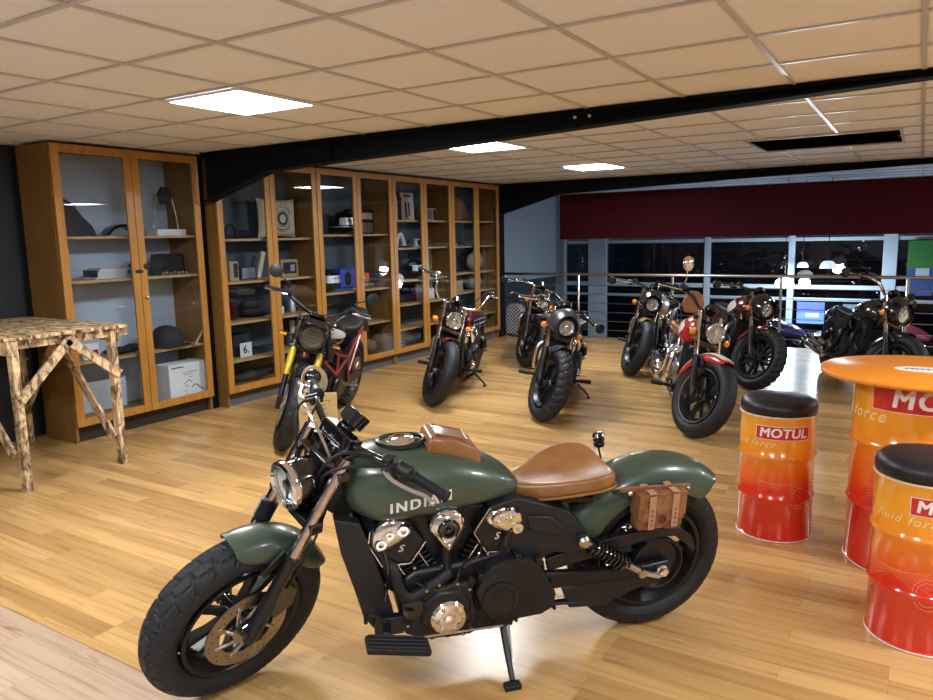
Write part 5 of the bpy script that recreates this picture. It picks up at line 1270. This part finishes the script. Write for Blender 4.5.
# nearest cabinet
pd = MB().prism([(-0.15, 0), (0.13, 0), (0.10, 0.08), (0.02, 0.16), (-0.06, 0.27), (-0.13, 0.30)], -0.05, 0.05, 'yz'); 
item('leather_panel', pd, M_DK, 'dark pointed leather panel leaning on the top shelf of the nearest cabinet', 'panel', 3.47, 1.64, bevel=0.01)
ar = MB().prism(arcpts(0, -0.09, 0.19, 35, 145, 16) + arcpts(0, -0.09, 0.165, 145, 35, 16), -0.05, 0.05, 'yz')
item('small_fender', ar, M_GLOSSBLK, 'black curved fender piece on the top shelf of the nearest cabinet', 'fender', 3.84, 1.642 - 0.002)
item('carton', slab(0.30, 0.055, 0.16), M_PAPER, 'flat white box under the chrome backrest', 'box', 4.29, 1.64, bevel=0.002)
t = empty('backrest', (XI, 4.29, 1.698)); tag(t, 'chrome framed backrest with a black pad standing on the flat white box', 'backrest')
MB().tube(catmull([(0, -0.13, 0.006), (0, -0.10, 0.20), (0, -0.06, 0.31), (0, 0.06, 0.31), (0, 0.10, 0.20), (0, 0.13, 0.006)], 5), 0.006, 8).build('frame', M_CHROME, t)
MB().prism([(-0.05, 0.22), (0.05, 0.22), (0.075, 0.30), (0.04, 0.37), (-0.04, 0.37), (-0.075, 0.30)], 0.0, 0.035, 'yz').build('pad', M_DK, t, 0.01)
t = empty('silver_tray_box', (XI, 3.72, 1.29)); tag(t, 'silver white tapered box on the middle shelf of the nearest cabinet', 'box')
MB().prism([(-0.20, 0), (0.20, 0), (0.17, 0.075), (-0.15, 0.09)], -0.09, 0.09, 'yz').build('body', M_SIL, t, 0.004); MB().box((0.0, -0.185, 0.045), (0.19, 0.01, 0.06)).build('end_cap', M_DK, t)
gg = MB().tube([(0.05 * cos(a), -0.02 + 0.05 * sin(a), 0.05) for a in [2 * pi * k / 20 for k in range(20)]], 0.016, 8, closed=True).sphere((0.03, 0.05, 0.09), 0.035, 12, 8).box((0, 0.0, 0.10), (0.05, 0.13, 0.03))
item('goggles', gg, M_DK, 'dark goggles beside the silver box in the nearest cabinet', 'goggles', 3.86, 1.29 + 0.0, x=XI + 0.16)
t = empty('black_carton', (XI, 4.27, 1.29)); tag(t, 'black box with chrome fittings on the middle shelf of the nearest cabinet', 'box')
MB().prism([(-0.14, 0), (0.14, 0), (0.12, 0.19), (-0.11, 0.19)], -0.08, 0.08, 'yz').build('body', M_GLOSSBLK, t, 0.01)
m_ = MB()
for k in range(7): m_.sphere((0.10, -0.12 + 0.04 * k, 0.0165 + 0.006 * (k % 2)), 0.016, 8, 6)
m_.build('chrome_fitting', M_CHROME, t)
item('white_carton', slab(0.14, 0.13, 0.12).box((0.061, 0, 0.05), (0.002, 0.12, 0.05), None, 1), [M_PAPER, M_RED], 'small white and red box on the lower shelf of the nearest cabinet', 'box', 3.44, 0.64)
item('folded_gloves', MB().sphere((0, 0, 0.03), (0.08, 0.14, 0.03), 16, 8).sphere((0.02, 0.12, 0.04), (0.06, 0.10, 0.035), 14, 8), M_DK, 'black gloves heaped on the lower shelf of the nearest cabinet', 'gloves', 3.72, 0.64)
t = empty('baseball_hat', (XI, 4.20, 0.64)); tag(t, 'black cap with a brown panel on the lower shelf of the nearest cabinet', 'cap')
MB().lathe([(0.135, 0.0), (0.14, 0.05), (0.13, 0.12), (0.09, 0.17), (0.04, 0.19), (0.005, 0.195)], n=24).build('crown', M_DK, t)
MB().prism(arcpts(0, 0, 0.2, -60, 60, 12) + [(0.08, 0.1), (0.08, -0.1)], 0.012, 0.02, 'xy').build('peak', M_DK, t, 0.003)
item('folded_strap', MB().tube([(0.15, -0.07, 0.012), (0.14, 0.03, 0.13)], 0.010, 8).box((0.15, -0.07, 0.008), (0.05, 0.05, 0.014)), M_KRAFT, 'pale strap leaning beside the black cap', 'strap', 4.45, 0.64, x=XI + 0.02)
t = empty('white_carton', (XI + 0.04, 4.285, 0.153)); tag(t, 'large white printed carton at the bottom of the nearest cabinet', 'box')
MB().box((0, 0, 0.165), (0.22, 0.40, 0.33)).build('body', mat('white carton', (0.72, 0.75, 0.80), 0.6), t, 0.003)
m_ = MB()
for k, (yy, zz, w_) in enumerate(((-0.11, 0.30, 0.13), (0.02, 0.245, 0.16), (0.0, 0.225, 0.10), (0.03, 0.20, 0.05), (-0.02, 0.12, 0.04), (-0.04, 0.075, 0.05), (-0.03, 0.045, 0.03))): m_.box((0.1106, yy, zz), (0.001, w_, 0.010 if k == 0 else 0.004))
m_.tube(catmull([(0.111, 0.03, 0.10), (0.111, 0.08, 0.12), (0.111, 0.12, 0.085), (0.111, 0.16, 0.06)], 4), 0.004, 6)
m_.tube(catmull([(0.111, -0.05, 0.14), (0.111, 0.0, 0.17), (0.111, 0.03, 0.15)], 4), 0.003, 6)
m_.build('print', M_DK, t)
item('pale_panel', MB().box((0, 0, 0.13), (0.02, 0.55, 0.26), Matrix.Rotation(0.05, 3, 'Y')), mat('milky plastic', (0.5, 0.56, 0.66), 0.3), 'milky plastic panel at the bottom left of the nearest cabinet', 'panel', 3.56, 0.156, x=-5.95)
# second cabinet
item('headset', MB().tube([(0, -0.09 + 0.09 * 0, 0.08)] and [(0, -0.07 * cos(a), 0.03 + 0.11 * sin(a)) for a in [pi * k / 12 for k in range(13)]], 0.012, 8).sphere((0, -0.075, 0.035), (0.03, 0.03, 0.034), 10, 8).sphere((0, 0.075, 0.035), (0.03, 0.03, 0.034), 10, 8).sphere((0.0, 0.17, 0.045), (0.05, 0.07, 0.045), 10, 8), M_DK, 'black headset on the top shelf left of the emblem cushion', 'headset', 5.02, 1.60)
t = empty('cushion', (XI + 0.02, 5.62, 1.602)); tag(t, 'cream cushion printed with a round emblem inside the second cabinet', 'cushion')
cu = MB(); n_ = 14; g1 = []; g2 = []
for i in range(n_ + 1):
    for j in range(n_ + 1):
        u, v_ = -1 + 2 * i / n_, -1 + 2 * j / n_
        pin = 1 - 0.10 * (1 - v_ * v_) * abs(u) ** 2; pin2 = 1 - 0.10 * (1 - u * u) * abs(v_) ** 2
        th = 0.075 * ((1 - u ** 4) * (1 - v_ ** 4)) ** 0.6
        g1.append((th, u * 0.27 * pin, 0.205 + v_ * 0.205 * pin2)); g2.append((-th, u * 0.27 * pin, 0.205 + v_ * 0.205 * pin2))
F = [(i * (n_ + 1) + j, i * (n_ + 1) + j + 1, (i + 1) * (n_ + 1) + j + 1, (i + 1) * (n_ + 1) + j) for i in range(n_) for j in range(n_)]
cb = MB().add(g1, F).add(g2, [f[::-1] for f in F]); cbv = bvh_of(cb); cush = cb.build('cover', M_CREAMC, t, angle=80)
def on_c(y, z):
    h = cbv.ray_cast(Vector((0.5, y, z)), Vector((-1, 0, 0))); return (h[0] if h[0] else Vector((0.06, y, z))) + Vector((0.002, 0, 0))
rg = MB()
for r0, r1 in ((0.078, 0.086), (0.045, 0.070)):
    A = [2 * pi * k / 36 for k in range(37)]
    vs = [on_c(0.02 + r_ * cos(a), 0.20 + r_ * sin(a)) for a in A for r_ in (r0, r1)]
    rg.add(vs, [(2 * i, 2 * i + 1, 2 * i + 3, 2 * i + 2) for i in range(36)])
for word, up in (('ORIGINAL', 1), ('GARMENT', -1)):
    for k, ch in enumerate(word):
        a = (pi / 2 - (k - (len(word) - 1) / 2) * 0.30) if up > 0 else (-pi / 2 + (k - (len(word) - 1) / 2) * 0.30)
        vs, fs = text_verts(ch, 0.05, bold=0.001); rot = (a - pi / 2) if up > 0 else (a + pi / 2)
        rg.add([on_c(0.02 + 0.125 * cos(a) + p.x * cos(rot) - p.y * sin(rot), 0.20 + 0.125 * sin(a) + p.x * sin(rot) + p.y * cos(rot)) for p in vs], fs)
rg.build('emblem', M_DK, cush)
item('small_radio', slab(0.11, 0.19, 0.12).box((0.061, 0.02, 0.10), (0.003, 0.05, 0.14), None, 1), [M_KRAFT, M_DK], 'beige upright box with dark slot on a shelf below the headset', 'box', 4.98, 1.19)
item('photo_box', slab(0.20, 0.13, 0.04).box((0.021, 0.0, 0.065), (0.002, 0.17, 0.11), None, 1), [M_DK, mat('blue print', (0.25, 0.32, 0.42), 0.4)], 'black carton with pale blue picture beside the beige upright box', 'box', 5.20, 1.19)
item('framed_board', MB().box((0, 0, 0.14), (0.03, 0.05, 0.28), Matrix.Rotation(-0.32, 3, 'X')), M_CREAMC, 'cream board leaning beside the door edge of the second cabinet', 'board', 5.38, 1.19)
item('picture_frame', slab(0.26, 0.18, 0.03).box((0.016, 0, 0.09), (0.003, 0.19, 0.12), None, 1).box((0.018, 0.04, 0.09), (0.003, 0.06, 0.07), None, 2), [M_KRAFT, M_DK, M_SIL], 'tan framed picture on the shelf behind the gold forked motorcycle', 'picture', 5.78, 1.19)
item('red_can', MB().lathe([(0.04, 0), (0.045, 0.005), (0.045, 0.15), (0.03, 0.17), (0.02, 0.18)], n=20), M_DKRED, 'dark red can on the middle shelf of the second cabinet', 'can', 4.97, 0.80)
item('jacket_pile', MB().sphere((0, 0, 0.07), (0.11, 0.22, 0.07), 20, 10).sphere((0.02, -0.1, 0.14), (0.09, 0.13, 0.06), 16, 8).sphere((0.0, 0.12, 0.15), (0.09, 0.12, 0.07), 16, 8), M_DK, 'dark folded jackets behind the dark red can', 'jackets', 5.30, 0.80)
t = empty('number_card', (XI + 0.12, 5.01, 0.431)); tag(t, 'small white card showing a black 6 on a low shelf', 'card')
MB().box((0, 0, 0.07), (0.004, 0.15, 0.14)).build('card', M_PAPER, t); vs, fs = text_verts('6.', 0.11, bold=0.002); MB().add([(0.0028, p.x, 0.07 + p.y) for p in vs], fs).build('numeral', M_DK, t)
item('parts_tray', slab(0.40, 0.05, 0.2), M_DK, 'flat dark tray of parts beside the white numbered card', 'tray', 5.33, 0.43, bevel=0.005)
item('dark_case', slab(0.22, 0.22, 0.18), M_DK, 'dark case standing behind the white numbered card', 'case', 5.02, 0.43, x=-5.85, bevel=0.01)
t = empty('stitched_cushion', (XI, 5.15, 0.153)); tag(t, 'dark grey cushion with black script at the bottom of the second cabinet', 'cushion')
MB().sphere((0, 0, 0.125), (0.07, 0.33, 0.125), 28, 14).build('cover', mat('dark grey cloth', (0.06, 0.055, 0.055), 0.85), t)
vs, fs = text_verts('Indian Motorcycle', 0.09, shear=0.3, bold=0.001); MB().add([(0.072 - 0.04 * (p.x / 0.33) ** 2, p.x, 0.125 + p.y) for p in vs], fs).build('script', M_BLACK, t)
item('tube_roll', MB().tube([(0, 0, 0), (0, 0, 0.28)], 0.03, 14), M_CREAMC, 'pale upright tube on the low shelf behind the gold forks', 'tube', 5.78, 0.43)
item('spray_bottle', MB().lathe([(0.035, 0), (0.035, 0.12), (0.014, 0.15), (0.014, 0.19)], n=16), M_SIL, 'silver bottle on the middle shelf behind the gold forks', 'bottle', 5.80, 0.80)
# third cabinet
def helmet(y, z, r, shell, label, band=None):
    t = empty('helmet', (XI + 0.045, y, z + 0.001)); tag(t, label, 'helmet')
    h = MB().sphere((0, 0, r * 0.95), (r * 1.1, r * 0.95, r * 0.95), 24, 14).build('shell', shell, t)
    v_ = MB(); R = []
    for k in range(9):
        a = radians(-70 + 140 * k / 8)
        R.append([(r * 1.12 * cos(a) * c_, r * 0.98 * sin(a) * c_, r * zz) for zz, c_ in ((0.75, 0.99), (0.75, 1.02), (1.35, 0.93), (1.35, 0.90))])
    v_.rings(R).build('visor', M_GLOSSBLK if shell is not M_GLOSSBLK else M_SIL, t)
    if band: MB().tube([(r * 1.11 * cos(a), r * 0.96 * sin(a), r * 0.62) for a in [2 * pi * k / 28 for k in range(28)]], 0.008, 6, closed=True).build('band', band, t)
helmet(6.65, 1.63, 0.14, M_GLOSSBLK, 'black helmet with silver band on the top shelf of the third cabinet', M_SIL)
helmet(6.33, 0.98, 0.14, M_GLOSSBLK, 'round black helmet left of the blue box', None)
item('framed_print', slab(0.24, 0.30, 0.03).box((0.016, 0, 0.22), (0.003, 0.20, 0.08), None, 1).box((0.016, 0, 0.08), (0.003, 0.20, 0.12), None, 2), [M_DKRED, M_CREAMC, mat('grey print', (0.2, 0.18, 0.17), 0.6)], 'dark red framed print standing right of the banded helmet', 'picture', 7.13, 1.63)
t = empty('blue_carton', (XI, 6.66, 0.981)); tag(t, 'bright blue product box on the middle shelf of the third cabinet', 'box')
MB().box((0, 0, 0.125), (0.14, 0.27, 0.25)).build('body', M_BLUE, t, 0.003); MB().sphere((0.072, 0, 0.13), (0.004, 0.06, 0.08), 16, 10).box((0.0715, 0, 0.03), (0.002, 0.20, 0.02)).build('print', M_DK, t)
t = empty('orange_carton', (XI, 7.07, 1.055)); tag(t, 'orange and black box marked 20 lying on a silver canister', 'box')
MB().box((0, -0.09, 0.055), (0.14, 0.16, 0.11), None, 0).box((0, 0.08, 0.055), (0.14, 0.18, 0.11), None, 1).build('body', [M_ORG, M_DK], t, 0.002)
vs, fs = text_verts('20', 0.10, shear=0.2, bold=0.003); MB().add([(0.072, p.x + 0.07, 0.055 + p.y) for p in vs], fs).build('numeral', M_WHITE, t)
item('canister', MB().lathe([(0.01, -0.17), (0.034, -0.165), (0.034, 0.15), (0.02, 0.17)], (0, 0, 0.036), (0, 1, 0), 20), M_SIL, 'silver canister lying under the orange and black box', 'canister', 7.06, 0.98)
item('white_carton', slab(0.12, 0.13, 0.1), M_PAPER, 'small white box at the left below the orange and black box', 'box', 6.90 + 0.55, 0.98, bevel=0.002) if False else None
helmet(6.72, 0.57, 0.13, M_DK, 'matt dark helmet on the low shelf of the third cabinet')
item('boot_pair', MB().box((0.02, -0.07, 0.03), (0.26, 0.09, 0.06)).box((-0.07, -0.07, 0.14), (0.11, 0.085, 0.2)).box((0.02, 0.07, 0.03), (0.26, 0.09, 0.06)).box((-0.07, 0.07, 0.14), (0.11, 0.085, 0.2)), M_DK, 'black boots at the bottom of the third cabinet', 'boots', 6.62, 0.155, bevel=0.02)
item('brown_blanket', MB().sphere((0, 0, 0.09), (0.11, 0.18, 0.09), 20, 10), mat('brown cloth', (0.14, 0.08, 0.04), 0.9), 'brown rolled cloth at the bottom right of the third cabinet', 'cloth', 7.04, 0.155)
item('striped_jacket', MB().prism([(-0.16, 0), (0.16, 0), (0.18, 0.16), (0.12, 0.27), (0.03, 0.31), (-0.06, 0.30), (-0.15, 0.22)], -0.05, 0.05, 'yz', 0).prism([(-0.05, 0.06), (0.05, 0.24), (0.075, 0.24), (-0.02, 0.06)], 0.05, 0.056, 'yz', 1).prism([(-0.12, 0.06), (-0.12, 0.22), (-0.10, 0.23), (-0.10, 0.06)], 0.05, 0.056, 'yz', 1), [M_DK, M_PAPER], 'black jacket with white stripes between the banded helmet and the red print', 'jacket', 6.93, 1.63, x=XI - 0.062)
item('white_tin', MB().lathe([(0.05, 0), (0.055, 0.01), (0.055, 0.07), (0.05, 0.075), (0.001, 0.078)], n=24), M_PAPER, 'round white tin below the picture frame in the second cabinet', 'tin', 5.60, 0.80)
# fourth cabinet
item('beanie', MB().sphere((0, 0, 0.055), (0.09, 0.10, 0.055), 18, 10), M_DK, 'small black beanie on the second shelf behind the right door of the fourth cabinet', 'hat', 8.43, 1.45)
item('amber_bottle', MB().lathe([(0.035, 0), (0.037, 0.01), (0.037, 0.12), (0.014, 0.15), (0.014, 0.18)], n=20), M_AMBER, 'amber bottle on the middle shelf behind the right door of the fourth cabinet', 'bottle', 8.40, 1.04)
for k, (w_, h_, c_) in enumerate(((0.04, 0.30, M_CREAMC), (0.03, 0.27, M_DK), (0.035, 0.29, M_DKRED))):
    item('book', slab(w_, h_, 0.2), c_, ['cream spined book, first of three beside the white poster', 'black book between the cream and the dark red one', 'dark red book next to the white poster'][k], 'book', 7.62 + 0.045 * k, 1.80, bevel=0.002, group='books on the top shelf of the fourth cabinet')
t = empty('poster_board', (XI + 0.02, 7.96, 1.801)); tag(t, 'white poster board with dark figures on the top shelf of the fourth cabinet', 'poster')
MB().box((0, 0, 0.18), (0.012, 0.28, 0.36), Matrix.Rotation(-0.06, 3, 'Y')).build('board', M_CREAMC, t)
MB().box((0.007, -0.04, 0.14), (0.006, 0.03, 0.2), Matrix.Rotation(-0.06, 3, 'Y')).box((0.007, 0.03, 0.15), (0.006, 0.03, 0.18), Matrix.Rotation(-0.06, 3, 'Y')).box((0.0, 0.0, 0.32), (0.012, 0.14, 0.02), Matrix.Rotation(-0.06, 3, 'Y')).build('print', M_DK, t)
item('photo_carton', slab(0.32, 0.17, 0.12).box((0.061, -0.02, 0.085), (0.002, 0.16, 0.13), None, 1).box((0.062, 0.12, 0.085), (0.002, 0.05, 0.14), None, 2), [M_KRAFT, mat('photo print', (0.12, 0.16, 0.22), 0.5), M_DKRED], 'tan carton with picture and red edge, top shelf right door of fourth cabinet', 'box', 8.42, 1.80)
t = empty('white_shoe', (XI, 7.78, 1.451)); tag(t, 'white shoe shaped ornament on the second shelf of the fourth cabinet', 'ornament')
MB().tube(catmull([(0.02, -0.08, 0.02), (0.02, -0.03, 0.16), (0.02, 0.03, 0.15), (0.02, 0.09, 0.03)], 5), [0.02] * 8 + [0.03] * 8, 10).build('body', M_PAPER, t) if True else None
item('cable_reel', MB().lathe([(0.06, 0), (0.06, 0.015), (0.03, 0.02), (0.03, 0.09), (0.06, 0.095), (0.06, 0.11)], n=20), M_SIL, 'small silver reel right of the white ornament', 'reel', 8.15, 1.45)
helmet(8.05, 1.04, 0.13, M_GLOSSBLK, 'black helmet on the middle shelf of the fourth cabinet')
item('tool_roll', MB().lathe([(0.05, -0.15), (0.05, 0.15)], (0, 0, 0.051), (0, 1, 0), 16), M_DK, 'dark rolled bundle on a lower shelf behind the ape hanger bars', 'roll', 7.85, 0.73)
item('red_carton', slab(0.15, 0.22, 0.12), M_DKRED, 'dark red box beside the rolled bundle in the fourth cabinet', 'box', 8.12, 0.73)
item('bottle_pack', MB().lathe([(0.03, 0), (0.03, 0.12), (0.012, 0.15)], (0, -0.04, 0), n=14).lathe([(0.03, 0), (0.03, 0.12), (0.012, 0.15)], (0, 0.04, 0), n=14), M_PAPER, 'pair of white bottles low in the right side of the fourth cabinet', 'bottles', 8.48, 0.73)
item('grey_sack', MB().sphere((0, 0, 0.11), (0.12, 0.22, 0.11), 18, 10), mat('grey sack cloth', (0.14, 0.14, 0.15), 0.9), 'grey sack at the bottom of the fourth cabinet', 'sack', 7.95, 0.155)
# last cabinet
jk = MB().prism([(-0.19, 0), (0.20, 0), (0.21, 0.10), (0.14, 0.22), (0.02, 0.33), (-0.12, 0.36), (-0.19, 0.34)], -0.05, 0.05, 'yz')
item('brown_jacket', jk, mat('brown suede', (0.26, 0.13, 0.065), 0.75), 'brown leather jacket folded upright on the top shelf of the last cabinet', 'jacket', 9.27, 1.80, bevel=0.04, seg=4) if False else thing('brown_jacket', jk, mat('brown suede', (0.26, 0.13, 0.065), 0.75), 'brown leather jacket folded upright on the top shelf of the last cabinet', 'jacket', (XI, 9.27, 1.801), 0, None, 0.03)
item('clip_set', MB().lathe([(0.03, 0), (0.035, 0.03), (0.01, 0.04)], (0, -0.1, 0), n=14).lathe([(0.04, 0), (0.045, 0.02), (0.02, 0.05)], (0, 0.06, 0), n=14), M_CHROME, 'two chrome fittings on the second shelf of the last cabinet', 'fittings', 9.27, 1.44)
t = empty('beige_bag', (XI, 9.70, 1.061)); tag(t, 'beige cloth bag on the right middle shelf of the last cabinet', 'bag')
MB().sphere((0, 0, 0.14), (0.10, 0.22, 0.14), 22, 12).build('body', mat('beige bag cloth', (0.34, 0.27, 0.20), 0.85), t); MB().tube(catmull([(0.02, -0.08, 0.26), (0.02, -0.04, 0.33), (0.02, 0.04, 0.33), (0.02, 0.08, 0.26)], 5), 0.008, 8).build('handle', M_KRAFT, t)
item('carton', slab(0.22, 0.16, 0.16), M_KRAFT, 'plain tan carton low in the left side of the last cabinet', 'box', 9.10, 0.78)
item('striped_bag', MB().sphere((0, 0, 0.12), (0.11, 0.22, 0.12), 20, 10), mat('grey pattern cloth', (0.26, 0.25, 0.25), 0.9), 'light grey bag below the beige bag in the last cabinet', 'bag', 9.62, 0.78)

# checked saddlebag hanging on the railing cables
t = empty('checked_bag', (-5.48, 10.38, 0.0)); tag(t, 'black and white checked bag leaning on the railing beside the last cabinet', 'bag')
cm = mat('houndstooth cloth', (0.4, 0.4, 0.4), 0.8)
ck = N(cm, 'ShaderNodeTexChecker'); ck.inputs['Scale'].default_value = 34; ck.inputs['Color1'].default_value = (0.03, 0.03, 0.035, 1); ck.inputs['Color2'].default_value = (0.42, 0.44, 0.47, 1)
L(cm, coords(cm), ck.inputs['Vector']); L(cm, ck.outputs['Color'], bsdf(cm).inputs['Base Color'])
MB().prism([(-0.15, 0.0), (0.15, 0.0), (0.17, 0.2), (0.15, 0.42), (0.08, 0.50), (-0.08, 0.50), (-0.15, 0.42), (-0.17, 0.2)], -0.07, 0.07).build('body', cm, t, 0.03, seg=3)
MB().tube(catmull([(-0.08, 0, 0.48), (-0.05, 0, 0.62), (0.05, 0, 0.62), (0.08, 0, 0.48)], 5), 0.010, 8).build('handle', M_BLACK, t)
